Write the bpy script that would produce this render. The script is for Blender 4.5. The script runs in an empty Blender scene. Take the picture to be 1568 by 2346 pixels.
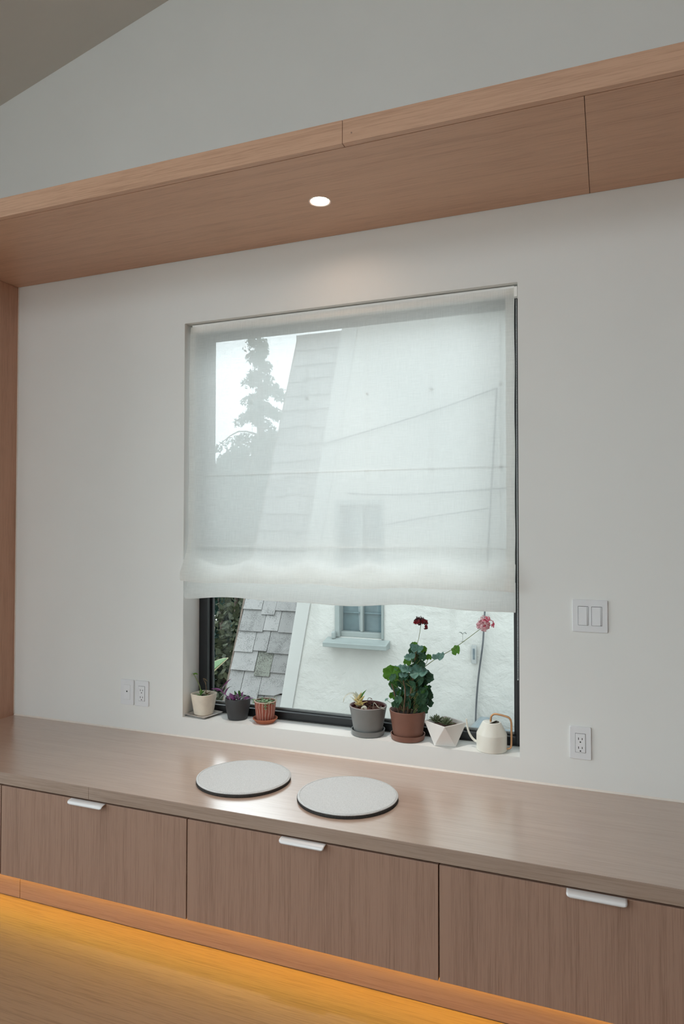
import bpy, bmesh, math, random
from mathutils import Vector, Matrix
random.seed(7)
S = bpy.context.scene
COL = S.collection
PI = math.pi

# ------------------------------------------------------------------ camera, sky, exposure
def make_camera():
    yaw, pitch, roll, f = 0.370677, 0.0221478, 0.000758, 1574.44
    fw = Vector((-math.sin(yaw)*math.cos(pitch), math.cos(yaw)*math.cos(pitch), math.sin(pitch)))
    r = Vector((math.cos(yaw), math.sin(yaw), 0)); u = r.cross(fw)
    c, s = math.cos(roll), math.sin(roll)
    r2 = c*r + s*u; u2 = -s*r + c*u
    cam = bpy.data.cameras.new('camera'); o = bpy.data.objects.new('camera', cam); COL.objects.link(o)
    cam.sensor_fit = 'VERTICAL'; cam.sensor_height = 36.0; cam.lens = f/2346*36
    cam.clip_start = 0.05; cam.clip_end = 200
    m = Matrix((r2, u2, -fw)).transposed().to_4x4(); m.translation = Vector((0, -2.65, 1.455))
    o.matrix_world = m
    S.camera = o
make_camera()

w = bpy.data.worlds.new('overcast_sky'); S.world = w; w.use_nodes = True
bgn = w.node_tree.nodes['Background']
# overcast sky, brighter towards the zenith
wt = w.node_tree
g_ = wt.nodes.new('ShaderNodeTexCoord'); sx_ = wt.nodes.new('ShaderNodeSeparateXYZ'); wt.links.new(g_.outputs['Generated'], sx_.inputs[0])
mr_ = wt.nodes.new('ShaderNodeMapRange'); wt.links.new(sx_.outputs['Z'], mr_.inputs['Value'])
mr_.inputs['From Min'].default_value = 0; mr_.inputs['From Max'].default_value = 1
mr_.inputs['To Min'].default_value = 0.55; mr_.inputs['To Max'].default_value = 1.0
SKY = 3.6
ml_ = wt.nodes.new('ShaderNodeMath'); ml_.operation = 'MULTIPLY'; ml_.inputs[1].default_value = SKY; wt.links.new(mr_.outputs[0], ml_.inputs[0])
wt.links.new(ml_.outputs[0], bgn.inputs['Strength'])
bgn.inputs['Color'].default_value = (0.88, 0.955, 1.0, 1)
S.view_settings.view_transform = 'Standard'; S.view_settings.look = 'None'
S.view_settings.gamma = 1.0; S.view_settings.use_curve_mapping = False
S.view_settings.exposure = 0.65
cy = S.cycles
cy.max_bounces = 10; cy.diffuse_bounces = 6; cy.glossy_bounces = 4; cy.transmission_bounces = 6
cy.transparent_max_bounces = 24; cy.sample_clamp_indirect = 4.0
cy.caustics_reflective = False; cy.caustics_refractive = False
cy.use_denoising = True

# ------------------------------------------------------------------ materials
def new_mat(name):
    m = bpy.data.materials.new(name); m.use_nodes = True
    nt = m.node_tree
    return m, nt, nt.nodes['Principled BSDF'], nt.nodes['Material Output']

def plain(name, col, rough=0.6, var=0.06, scale=30, bump=0.0, bscale=200, metal=0.0, spec=0.5):
    m, nt, b, out = new_mat(name)
    N, Lk = nt.nodes, nt.links
    tc = N.new('ShaderNodeTexCoord')
    nz = N.new('ShaderNodeTexNoise'); nz.inputs['Scale'].default_value = scale; nz.inputs['Detail'].default_value = 4
    Lk.new(tc.outputs['Object'], nz.inputs['Vector'])
    cr = N.new('ShaderNodeValToRGB')
    cr.color_ramp.elements[0].position = 0.3; cr.color_ramp.elements[1].position = 0.7
    cr.color_ramp.elements[0].color = (*[max(0, c*(1-var)) for c in col], 1)
    cr.color_ramp.elements[1].color = (*[min(1, c*(1+var)) for c in col], 1)
    Lk.new(nz.outputs['Fac'], cr.inputs['Fac']); Lk.new(cr.outputs['Color'], b.inputs['Base Color'])
    b.inputs['Roughness'].default_value = rough; b.inputs['Metallic'].default_value = metal
    b.inputs['Specular IOR Level'].default_value = spec
    if bump:
        n2 = N.new('ShaderNodeTexNoise'); n2.inputs['Scale'].default_value = bscale; n2.inputs['Detail'].default_value = 6
        Lk.new(tc.outputs['Object'], n2.inputs['Vector'])
        bp = N.new('ShaderNodeBump'); bp.inputs['Strength'].default_value = bump; bp.inputs['Distance'].default_value = 0.01
        Lk.new(n2.outputs['Fac'], bp.inputs['Height']); Lk.new(bp.outputs['Normal'], b.inputs['Normal'])
    return m

def wood(name, axis, light, dark, rough=0.45, fine=260, bump=0.06, figure=0.35):
    """straight-grained veneer, grain running along one axis"""
    m, nt, b, out = new_mat(name)
    N, Lk = nt.nodes, nt.links
    tc = N.new('ShaderNodeTexCoord')
    def layer(along, across, detail=3, rgh=0.6, dist=0.0):
        mp = N.new('ShaderNodeMapping')
        sc = [across]*3; sc[axis] = along
        mp.inputs['Scale'].default_value = sc
        Lk.new(tc.outputs['Object'], mp.inputs['Vector'])
        nz = N.new('ShaderNodeTexNoise'); nz.inputs['Scale'].default_value = 1.0
        nz.inputs['Detail'].default_value = detail; nz.inputs['Roughness'].default_value = rgh
        nz.inputs['Distortion'].default_value = dist
        Lk.new(mp.outputs['Vector'], nz.inputs['Vector'])
        return nz.outputs['Fac']
    a = layer(5, fine, 3, 0.7); c = layer(0.9, 28, 3, 0.55, 0.4); d = layer(14, fine*1.7, 2, 0.6)
    def mul(x, k):
        n = N.new('ShaderNodeMath'); n.operation = 'MULTIPLY'; n.inputs[1].default_value = k; Lk.new(x, n.inputs[0]); return n.outputs[0]
    def add(x, y):
        n = N.new('ShaderNodeMath'); n.operation = 'ADD'; Lk.new(x, n.inputs[0]); Lk.new(y, n.inputs[1]); return n.outputs[0]
    fac = add(add(mul(a, 0.62), mul(c, figure)), mul(d, 0.38-figure*0.3))
    cr = N.new('ShaderNodeValToRGB'); e = cr.color_ramp.elements
    e[0].position = 0.42; e[0].color = (*dark, 1); e[1].position = 0.66; e[1].color = (*light, 1)
    Lk.new(fac, cr.inputs['Fac']); Lk.new(cr.outputs['Color'], b.inputs['Base Color'])
    b.inputs['Roughness'].default_value = rough
    bp = N.new('ShaderNodeBump'); bp.inputs['Strength'].default_value = bump; bp.inputs['Distance'].default_value = 0.002
    Lk.new(a, bp.inputs['Height']); Lk.new(bp.outputs['Normal'], b.inputs['Normal'])
    return m

def leafmat(name, col, col2, trans=0.35, rough=0.5):
    m, nt, b, out = new_mat(name)
    N, Lk = nt.nodes, nt.links
    tc = N.new('ShaderNodeTexCoord'); nz = N.new('ShaderNodeTexNoise'); nz.inputs['Scale'].default_value = 60; nz.inputs['Detail'].default_value = 3
    Lk.new(tc.outputs['Object'], nz.inputs['Vector'])
    cr = N.new('ShaderNodeValToRGB'); e = cr.color_ramp.elements
    e[0].position = .35; e[0].color = (*col, 1); e[1].position = .65; e[1].color = (*col2, 1)
    Lk.new(nz.outputs['Fac'], cr.inputs['Fac']); Lk.new(cr.outputs['Color'], b.inputs['Base Color'])
    b.inputs['Roughness'].default_value = rough; b.inputs['Specular IOR Level'].default_value = 0.35
    t = N.new('ShaderNodeBsdfTranslucent'); mx = N.new('ShaderNodeMixShader'); mx.inputs[0].default_value = trans
    Lk.new(cr.outputs['Color'], t.inputs['Color'])
    Lk.new(b.outputs[0], mx.inputs[1]); Lk.new(t.outputs[0], mx.inputs[2]); Lk.new(mx.outputs[0], out.inputs['Surface'])
    return m

def glassmat(name, tint=(0.96, 0.985, 0.98), refl=0.06):
    m, nt, b, out = new_mat(name); N, Lk = nt.nodes, nt.links
    N.remove(b)
    t = N.new('ShaderNodeBsdfTransparent'); t.inputs['Color'].default_value = (*tint, 1)
    g = N.new('ShaderNodeBsdfGlossy'); g.inputs['Roughness'].default_value = 0.02
    fr = N.new('ShaderNodeFresnel'); fr.inputs['IOR'].default_value = 1.35
    ml = N.new('ShaderNodeMath'); ml.operation = 'MULTIPLY'; ml.inputs[1].default_value = 0.8; Lk.new(fr.outputs[0], ml.inputs[0])
    mx = N.new('ShaderNodeMixShader'); Lk.new(ml.outputs[0], mx.inputs[0]); Lk.new(t.outputs[0], mx.inputs[1]); Lk.new(g.outputs[0], mx.inputs[2])
    Lk.new(mx.outputs[0], out.inputs['Surface'])
    return m

def emit(name, col, strength):
    m, nt, b, out = new_mat(name)
    b.inputs['Base Color'].default_value = (0.8, 0.8, 0.8, 1)
    b.inputs['Emission Color'].default_value = (*col, 1); b.inputs['Emission Strength'].default_value = strength
    return m

def linen(name, see=0.14, trans=0.62, col=(0.95, 0.95, 0.93)):
    m, nt, b, out = new_mat(name); N, Lk = nt.nodes, nt.links
    N.remove(b)
    tc = N.new('ShaderNodeTexCoord')
    def slub(sx, sz):
        mp = N.new('ShaderNodeMapping'); mp.inputs['Scale'].default_value = (sx, 1, sz); Lk.new(tc.outputs['Object'], mp.inputs['Vector'])
        nz = N.new('ShaderNodeTexNoise'); nz.inputs['Scale'].default_value = 1; nz.inputs['Detail'].default_value = 3; nz.inputs['Roughness'].default_value = .65
        Lk.new(mp.outputs['Vector'], nz.inputs['Vector']); return nz.outputs['Fac']
    a, c = slub(420, 16), slub(16, 420)
    ad = N.new('ShaderNodeMath'); ad.operation = 'ADD'; Lk.new(a, ad.inputs[0]); Lk.new(c, ad.inputs[1])
    mr = N.new('ShaderNodeMapRange'); mr.inputs['From Min'].default_value = 0.7; mr.inputs['From Max'].default_value = 1.3
    mr.inputs['To Min'].default_value = see*0.6; mr.inputs['To Max'].default_value = see*1.4
    Lk.new(ad.outputs[0], mr.inputs['Value'])
    tr = N.new('ShaderNodeBsdfTransparent')
    tl = N.new('ShaderNodeBsdfTranslucent'); tl.inputs['Color'].default_value = (*col, 1)
    df = N.new('ShaderNodeBsdfDiffuse'); df.inputs['Color'].default_value = (*col, 1)
    m1 = N.new('ShaderNodeMixShader'); m1.inputs[0].default_value = trans; Lk.new(df.outputs[0], m1.inputs[1]); Lk.new(tl.outputs[0], m1.inputs[2])
    m2 = N.new('ShaderNodeMixShader'); Lk.new(mr.outputs[0], m2.inputs[0]); Lk.new(m1.outputs[0], m2.inputs[1]); Lk.new(tr.outputs[0], m2.inputs[2])
    Lk.new(m2.outputs[0], out.inputs['Surface'])
    return m

def speckled(name, base, spot, scale, thr, rough=0.85, bump=0.2):
    m, nt, b, out = new_mat(name); N, Lk = nt.nodes, nt.links
    tc = N.new('ShaderNodeTexCoord'); oi = N.new('ShaderNodeObjectInfo')
    nz = N.new('ShaderNodeTexNoise'); nz.inputs['Scale'].default_value = scale; nz.inputs['Detail'].default_value = 5; nz.inputs['Roughness'].default_value = .7
    nb = N.new('ShaderNodeTexNoise'); nb.inputs['Scale'].default_value = scale*0.08; nb.inputs['Detail'].default_value = 3
    geo = N.new('ShaderNodeNewGeometry')
    Lk.new(geo.outputs['Position'], nz.inputs['Vector']); Lk.new(geo.outputs['Position'], nb.inputs['Vector'])
    ad = N.new('ShaderNodeMath'); ad.operation = 'MULTIPLY_ADD'; ad.inputs[1].default_value = 0.45; Lk.new(nb.outputs['Fac'], ad.inputs[0]); Lk.new(nz.outputs['Fac'], ad.inputs[2])
    cr = N.new('ShaderNodeValToRGB'); e = cr.color_ramp.elements
    e[0].position = thr; e[0].color = (*base, 1); e[1].position = thr+0.07; e[1].color = (*spot, 1)
    Lk.new(ad.outputs[0], cr.inputs['Fac'])
    mp = N.new('ShaderNodeMapRange'); mp.inputs['To Min'].default_value = 0.8; mp.inputs['To Max'].default_value = 1.1; Lk.new(oi.outputs['Random'], mp.inputs['Value'])
    mx = N.new('ShaderNodeMix'); mx.data_type = 'RGBA'; mx.blend_type = 'MULTIPLY'; mx.inputs['Factor'].default_value = 1
    Lk.new(cr.outputs['Color'], mx.inputs['A']); Lk.new(mp.outputs[0], mx.inputs['B']); Lk.new(mx.outputs['Result'], b.inputs['Base Color'])
    b.inputs['Roughness'].default_value = rough
    bp = N.new('ShaderNodeBump'); bp.inputs['Strength'].default_value = bump; bp.inputs['Distance'].default_value = .004
    Lk.new(nz.outputs['Fac'], bp.inputs['Height']); Lk.new(bp.outputs['Normal'], b.inputs['Normal'])
    return m

def striped(name, base, stripe, n, rough=0.8):
    """wavering vertical glaze lines round a pot"""
    m, nt, b, out = new_mat(name); N, Lk = nt.nodes, nt.links
    tc = N.new('ShaderNodeTexCoord'); sp = N.new('ShaderNodeSeparateXYZ'); Lk.new(tc.outputs['Object'], sp.inputs[0])
    at = N.new('ShaderNodeMath'); at.operation = 'ARCTAN2'; Lk.new(sp.outputs['Y'], at.inputs[0]); Lk.new(sp.outputs['X'], at.inputs[1])
    nz = N.new('ShaderNodeTexNoise'); nz.inputs['Scale'].default_value = 30; nz.inputs['Detail'].default_value = 2; Lk.new(tc.outputs['Object'], nz.inputs['Vector'])
    ma = N.new('ShaderNodeMath'); ma.operation = 'MULTIPLY_ADD'; ma.inputs[1].default_value = 0.22; Lk.new(nz.outputs['Fac'], ma.inputs[0]); Lk.new(at.outputs[0], ma.inputs[2])
    mu = N.new('ShaderNodeMath'); mu.operation = 'MULTIPLY'; mu.inputs[1].default_value = n; Lk.new(ma.outputs[0], mu.inputs[0])
    co = N.new('ShaderNodeMath'); co.operation = 'COSINE'; Lk.new(mu.outputs[0], co.inputs[0])
    cr = N.new('ShaderNodeValToRGB'); e = cr.color_ramp.elements
    e[0].position = .80; e[0].color = (*base, 1); e[1].position = .93; e[1].color = (*stripe, 1)
    Lk.new(co.outputs[0], cr.inputs['Fac']); Lk.new(cr.outputs['Color'], b.inputs['Base Color'])
    b.inputs['Roughness'].default_value = rough
    return m

M = {}
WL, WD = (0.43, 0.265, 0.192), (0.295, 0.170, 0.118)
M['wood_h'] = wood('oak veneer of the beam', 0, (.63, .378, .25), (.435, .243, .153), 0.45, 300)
M['wood_panel'] = wood('oak tall panel', 2, (.54, .31, .21), (.36, .20, .13), 0.45, 300)
M['wood_edge'] = wood('oak edge band', 0, (.36, .262, .205), (.235, .160, .120), 0.5, 300)
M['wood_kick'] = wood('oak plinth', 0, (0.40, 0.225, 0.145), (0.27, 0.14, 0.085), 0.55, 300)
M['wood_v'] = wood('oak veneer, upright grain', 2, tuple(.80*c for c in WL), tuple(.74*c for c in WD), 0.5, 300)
M['wood_top'] = wood('oak bench top', 0, (0.51, 0.362, 0.285), (0.42, 0.287, 0.215), 0.30, 260, 0.02, 0.22)
_b = M['wood_top'].node_tree.nodes['Principled BSDF']
_b.inputs['Coat Weight'].default_value = 1.0; _b.inputs['Coat IOR'].default_value = 2.1; _b.inputs['Coat Roughness'].default_value = 0.24
M['wood_floor'] = wood('oak floor', 0, (0.31, 0.185, 0.11), (0.195, 0.108, 0.062), 0.5, 170, 0.04, 0.35)
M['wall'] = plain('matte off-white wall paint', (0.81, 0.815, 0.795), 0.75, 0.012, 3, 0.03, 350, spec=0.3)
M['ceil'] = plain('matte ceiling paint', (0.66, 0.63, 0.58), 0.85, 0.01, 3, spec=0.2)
M['caulk'] = plain('white caulk', (0.80, 0.74, 0.68), 0.6, 0.03)
M['frame'] = plain('black aluminium', (0.012, 0.013, 0.015), 0.35, 0.1)
M['gasket'] = plain('black rubber gasket', (0.02, 0.02, 0.02), 0.7)
M['glass'] = glassmat('window glass')
M['linen'] = linen('sheer white linen', 0.17, 0.83, (0.98, 0.98, 0.965))
M['linen_hem'] = linen('linen hem', see=0.10, trans=0.70, col=(0.95, 0.93, 0.90))
M['plastic'] = plain('white plastic', (0.78, 0.79, 0.81), 0.35, 0.01)
M['plastic2'] = plain('white plastic insert', (0.80, 0.81, 0.83), 0.3, 0.01)
M['slot'] = plain('dark slot', (0.01, 0.01, 0.01), 0.7)
M['clear'] = leafmat('clear plastic ring', (0.95, 0.97, 0.97), (0.98, 0.99, 0.99), 0.75, 0.2)
M['cord'] = leafmat('white cord', (0.92, 0.92, 0.90), (0.95, 0.95, 0.93), 0.65, 0.7)
M['bead'] = plain('grey plastic bead', (0.62, 0.64, 0.64), 0.3, 0.02)
M['alu'] = plain('satin aluminium', (0.72, 0.70, 0.70), 0.38, 0.02, metal=0.15)
M['dark_gap'] = plain('carcass, dark', (0.05, 0.035, 0.028), 0.8)
M['lamp_trim'] = plain('white lamp trim', (0.85, 0.83, 0.8), 0.4, 0.01)
M['lamp'] = emit('warm lamp lens', (1.0, 0.66, 0.44), 62)
M['led'] = emit('amber led tape', (1.0, 0.64, 0.04), 27)
M['felt'] = plain('pale grey wool felt', (0.68, 0.685, 0.685), 0.95, 0.10, 260, 0.5, 700, spec=0.1)
M['felt_dark'] = plain('charcoal wool felt', (0.055, 0.052, 0.05), 0.95, 0.3, 260, 0.5, 700, spec=0.1)
M['stitch'] = plain('pale seam', (0.58, 0.58, 0.57), 0.9, 0.05)
M['pot_cream'] = plain('unglazed cream clay', (0.80, 0.71, 0.59), 0.8, 0.07, 25, 0.1)
M['tray_grey'] = plain('grey glazed tray', (0.50, 0.47, 0.44), 0.35, 0.25, 40)
M['pot_dark'] = plain('charcoal pot', (0.045, 0.047, 0.05), 0.55, 0.05)
M['terra'] = plain('terracotta', (0.40, 0.125, 0.06), 0.8, 0.1, 30)
M['terra_stripe'] = striped('terracotta with pale glaze lines', (0.32, 0.085, 0.055), (0.62, 0.46, 0.38), 20)
M['terra_rim'] = plain('pale glazed rim', (0.60, 0.45, 0.37), 0.7, 0.1)
M['pot_grey'] = plain('grey pot', (0.22, 0.225, 0.22), 0.45, 0.03)
M['pot_grey_rim'] = plain('grey pot rim', (0.36, 0.33, 0.32), 0.5, 0.05)
M['pot_brown'] = plain('brown pot', (0.22, 0.10, 0.07), 0.45, 0.03)
M['nursery'] = plain('red plastic liner', (0.10, 0.02, 0.018), 0.5, 0.05)
M['pot_white'] = plain('white ceramic', (0.80, 0.77, 0.74), 0.35, 0.01)
M['can'] = plain('cream enamelled metal', (0.80, 0.78, 0.70), 0.30, 0.01)
M['brass'] = plain('brushed brass', (0.55, 0.30, 0.15), 0.32, 0.04, metal=0.7)
M['can_shade'] = plain('painted shade inside can', (0.25, 0.22, 0.17), 0.6)
M['soil'] = plain('dark soil', (0.028, 0.017, 0.013), 0.95, 0.6, 180, 0.8, 160)
M['bark'] = plain('bark chips', (0.12, 0.045, 0.03), 0.9, 0.6, 120, 0.5, 120)
M['chip_pale'] = plain('pale chip', (0.62, 0.60, 0.50), 0.9, 0.15)
M['l'] = leafmat('light green leaf', (0.12, 0.30, 0.035), (0.19, 0.42, 0.06), 0.5)
M['b'] = leafmat('blue-green leaf', (0.10, 0.22, 0.17), (0.17, 0.32, 0.26), 0.2)
M['d'] = leafmat('dark green leaf', (0.030, 0.095, 0.048), (0.060, 0.155, 0.078), 0.3)
M['m'] = leafmat('mid green leaf', (0.05, 0.16, 0.03), (0.09, 0.24, 0.05), 0.4)
M['r'] = leafmat('withered brown leaf', (0.16, 0.07, 0.03), (0.11, 0.10, 0.03), 0.3)
M['stem_brown'] = plain('woody stem', (0.16, 0.10, 0.06), 0.8, 0.3, 90)
M['stem_green'] = plain('green stem', (0.20, 0.24, 0.08), 0.6, 0.15, 90)
M['petal_pink'] = leafmat('pink petal', (0.97, 0.42, 0.52), (0.99, 0.64, 0.70), 0.6)
M['petal_pale'] = leafmat('pale pink petal', (0.98, 0.68, 0.73), (1.0, 0.84, 0.86), 0.6)
M['petal_hot'] = leafmat('hot pink petal', (0.92, 0.20, 0.34), (0.97, 0.42, 0.52), 0.6)
M['petal_red'] = leafmat('crimson petal', (0.28, 0.008, 0.015), (0.16, 0.004, 0.01), 0.25)
M['petal_dead'] = plain('shrivelled dark petal', (0.045, 0.012, 0.015), 0.8, 0.3)
M['yellow_leaf'] = leafmat('bleached yellow leaf', (0.84, 0.72, 0.36), (0.90, 0.84, 0.60), 0.5)
M['white_leaf'] = leafmat('bleached white leaf', (0.88, 0.88, 0.76), (0.93, 0.93, 0.88), 0.5)
M['succ'] = leafmat('pale succulent leaf', (0.20, 0.36, 0.17), (0.42, 0.55, 0.36), 0.25)
M['hawo'] = leafmat('grey-green succulent leaf', (0.10, 0.13, 0.07), (0.20, 0.24, 0.14), 0.15)
M['purple'] = leafmat('purple leaf', (0.36, 0.06, 0.30), (0.52, 0.20, 0.46), 0.45)
M['silver'] = leafmat('silver-green leaf', (0.62, 0.68, 0.66), (0.42, 0.50, 0.47), 0.25)
M['stucco'] = plain('white stucco', (0.405, 0.40, 0.378), 0.9, 0.035, 2.5, 1.0, 5.5)
def trowel(m):
    nt = m.node_tree; N, Lk = nt.nodes, nt.links
    bp = [n for n in N if n.type == 'BUMP'][0]; nz = bp.inputs['Height'].links[0].from_node
    nz.inputs['Scale'].default_value = 4.2; nz.inputs['Detail'].default_value = 5; nz.inputs['Roughness'].default_value = .62; nz.inputs['Distortion'].default_value = .25
    bp.inputs['Distance'].default_value = .022; bp.inputs['Strength'].default_value = 1.0
trowel(M['stucco'])
M['band'] = plain('smooth white stucco band', (0.375, 0.375, 0.36), 0.85, 0.03, 2.5, 0.5, 6)
M['teal_paint'] = plain('pale teal paint', (0.20, 0.225, 0.217), 0.5, 0.04, 12)
M['nglass'] = plain('old window glass', (0.10, 0.15, 0.165), 0.12, 0.25, 6)
M['curtain'] = plain('grey curtain', (0.26, 0.31, 0.32), 0.9, 0.05, 10)
M['shingle'] = speckled('weathered grey shingle', (0.185, 0.18, 0.175), (0.105, 0.103, 0.10), 115, 0.75)
M['shingle_b'] = speckled('lichened grey shingle', (0.135, 0.14, 0.118), (0.065, 0.065, 0.055), 80, 0.72)
M['underlay'] = plain('dark roof underlay', (0.04, 0.04, 0.04), 0.9)
M['cable'] = plain('dark cable', (0.045, 0.05, 0.055), 0.6)
M['bluegrey'] = plain('blue-grey plastic', (0.095, 0.12, 0.135), 0.4, 0.06, 14)
M['bluegrey2'] = plain('blue-grey plastic lid', (0.135, 0.165, 0.18), 0.35, 0.06, 14)
M['hedge_leaf'] = leafmat('hedge leaf', (0.012, 0.036, 0.028), (0.034, 0.080, 0.062), 0.2)
M['hedge_leaf2'] = leafmat('ivy leaf', (0.020, 0.030, 0.014), (0.055, 0.060, 0.028), 0.2)
M['needle'] = leafmat('conifer foliage', (0.03, 0.07, 0.05), (0.06, 0.12, 0.09), 0.15)
M['tree_bark'] = plain('tree bark', (0.10, 0.075, 0.06), 0.9, 0.3, 20)
M['agave'] = leafmat('agave leaf', (0.06, 0.13, 0.05), (0.11, 0.19, 0.08), 0.15)
M['agave_edge'] = plain('cream leaf margin', (0.36, 0.30, 0.18), 0.6, 0.1)
M['ground'] = plain('pale path', (0.36, 0.35, 0.33), 0.95, 0.2, 8, 0.5, 20)
M['paving'] = plain('pale concrete paving', (0.45, 0.44, 0.42), 0.9, 0.05, 4)  # pale tone picked so the unseen terrace and yard bounce daylight indoors
M['zinc'] = plain('grey metal plate', (0.27, 0.28, 0.275), 0.5, 0.05)

# ------------------------------------------------------------------ mesh helpers
class MB:
    def __init__(s): s.v = []; s.f = []
    def box(s, x0, x1, y0, y1, z0, z1):
        i = len(s.v)
        s.v += [(x0,y0,z0),(x1,y0,z0),(x1,y1,z0),(x0,y1,z0),(x0,y0,z1),(x1,y0,z1),(x1,y1,z1),(x0,y1,z1)]
        for q in ((0,3,2,1),(4,5,6,7),(0,1,5,4),(1,2,6,5),(2,3,7,6),(3,0,4,7)): s.f.append([i+k for k in q])
        return s
    def prism_y(s, poly, y0, y1):
        """polygon in x,z extruded along y"""
        i = len(s.v); n = len(poly)
        s.v += [(x,y0,z) for x,z in poly] + [(x,y1,z) for x,z in poly]
        s.f.append([i+k for k in range(n)]); s.f.append([i+n+k for k in reversed(range(n))])
        for k in range(n):
            j = (k+1) % n; s.f.append([i+k, i+n+k, i+n+j, i+j])
        return s
    def prism_x(s, poly, x0, x1):
        i = len(s.v); n = len(poly)
        s.v += [(x0,y,z) for y,z in poly] + [(x1,y,z) for y,z in poly]
        s.f.append([i+k for k in reversed(range(n))]); s.f.append([i+n+k for k in range(n)])
        for k in range(n):
            j = (k+1) % n; s.f.append([i+k, i+j, i+n+j, i+n+k])
        return s
    def lathe(s, prof, n=40, c=(0,0,0), power=None, rot=0.0):
        i = len(s.v); m = len(prof)
        for k in range(n):
            a = 2*PI*k/n
            ca, sa = math.cos(a), math.sin(a); kk = 1.0
            if power: kk = 1.0/((abs(ca)**power + abs(sa)**power)**(1.0/power))
            a2 = a + rot
            for r, z in prof: s.v.append((c[0]+r*kk*math.cos(a2), c[1]+r*kk*math.sin(a2), c[2]+z))
        for k in range(n):
            k2 = (k+1) % n
            for j in range(m-1):
                q = [i+k*m+j, i+k2*m+j, i+k2*m+j+1, i+k*m+j+1]
                s.f.append(q)
        if prof[0][0] > .001 and prof[-1][0] > .001:      # open ring: close the section on itself
            for k in range(n): s.f.append([i+k*m+m-1, i+((k+1)%n)*m+m-1, i+((k+1)%n)*m, i+k*m])
        else:
            if prof[0][0] > 1e-6: s.f.append([i+k*m for k in reversed(range(n))])
            if prof[-1][0] > 1e-6: s.f.append([i+k*m+m-1 for k in range(n)])
        return s
    def tube(s, pts, r, n=8, smooth=1):
        pts = [Vector(p) for p in pts]
        if smooth > 1: pts = spline(pts, smooth)
        L = len(pts)
        rad = (lambda t: r) if not hasattr(r, '__len__') else (lambda t: r[0]+(r[1]-r[0])*t)
        i = len(s.v); nrm = None
        for k, p in enumerate(pts):
            d = (pts[min(k+1, L-1)] - pts[max(k-1, 0)]).normalized()
            if nrm is None:
                nrm = d.orthogonal().normalized()
            else:
                nrm = (nrm - d*nrm.dot(d)); nrm = nrm.normalized() if nrm.length > 1e-6 else d.orthogonal().normalized()
            b = d.cross(nrm); rr = rad(k/max(1, L-1))
            for q in range(n):
                a = 2*PI*q/n; s.v.append(tuple(p + (nrm*math.cos(a) + b*math.sin(a))*rr))
        for k in range(L-1):
            for q in range(n):
                q2 = (q+1) % n; s.f.append([i+k*n+q, i+k*n+q2, i+(k+1)*n+q2, i+(k+1)*n+q])
        s.f.append([i+q for q in reversed(range(n))]); s.f.append([i+(L-1)*n+q for q in range(n)])
        return s
    def poly(s, pts):
        i = len(s.v); s.v += [tuple(p) for p in pts]; s.f.append(list(range(i, i+len(pts)))); return s
    def mesh(s, name, smooth=False):
        me = bpy.data.meshes.new(name); me.from_pydata(s.v, [], s.f); me.validate()
        bm = bmesh.new(); bm.from_mesh(me); bmesh.ops.remove_doubles(bm, verts=bm.verts, dist=1e-6)
        bmesh.ops.recalc_face_normals(bm, faces=bm.faces); bm.to_mesh(me); bm.free()
        if smooth: me.polygons.foreach_set('use_smooth', [True]*len(me.polygons))
        return me
    def build(s, name, mat, parent=None, loc=(0,0,0), smooth=False, bevel=0, seg=2, auto=None):
        return put(name, s.mesh(name, smooth or auto is not None), mat, parent, loc, bevel, seg, auto)

def put(name, me, mat, parent=None, loc=(0,0,0), bevel=0, seg=2, auto=None, rot=None, scale=None):
    o = bpy.data.objects.new(name, me); COL.objects.link(o)
    if mat is not None and not me.materials: me.materials.append(mat)
    o.location = loc
    if rot: o.rotation_euler = rot
    if scale: o.scale = scale if hasattr(scale, '__len__') else (scale,)*3
    if parent: o.parent = parent
    if bevel:
        b = o.modifiers.new('bevel', 'BEVEL'); b.width = bevel; b.segments = seg; b.limit_method = 'ANGLE'; b.angle_limit = 0.6
    if auto is not None:
        bm = bmesh.new(); bm.from_mesh(me)
        for e in bm.edges:
            if len(e.link_faces) == 2 and e.calc_face_angle(0) > auto: e.smooth = False
        bm.to_mesh(me); bm.free()
    return o

def spline(pts, k):
    pts = [Vector(p) for p in pts]; out = []
    n = len(pts)
    for i in range(n-1):
        p0, p1, p2, p3 = pts[max(i-1,0)], pts[i], pts[i+1], pts[min(i+2,n-1)]
        for j in range(k):
            t = j/k
            out.append(0.5*((2*p1) + (p2-p0)*t + (2*p0-5*p1+4*p2-p3)*t*t + (3*p1-p0-3*p2+p3)*t**3))
    out.append(pts[-1]); return out

def tag(o, label, cat=None, group=None, kind=None):
    o['label'] = label
    if cat: o['category'] = cat
    if group: o['group'] = group
    if kind: o['kind'] = kind
    return o
def thing(name, label, cat, loc=(0,0,0), rz=0, group=None):
    o = bpy.data.objects.new(name, None); COL.objects.link(o); o.empty_display_size = 0.05
    o.location = loc; o.rotation_euler = (0,0,rz)
    return tag(o, label, cat, group)
def struct(o, label=None):
    o['kind'] = 'structure'
    if label: o['label'] = label
    return o

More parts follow.
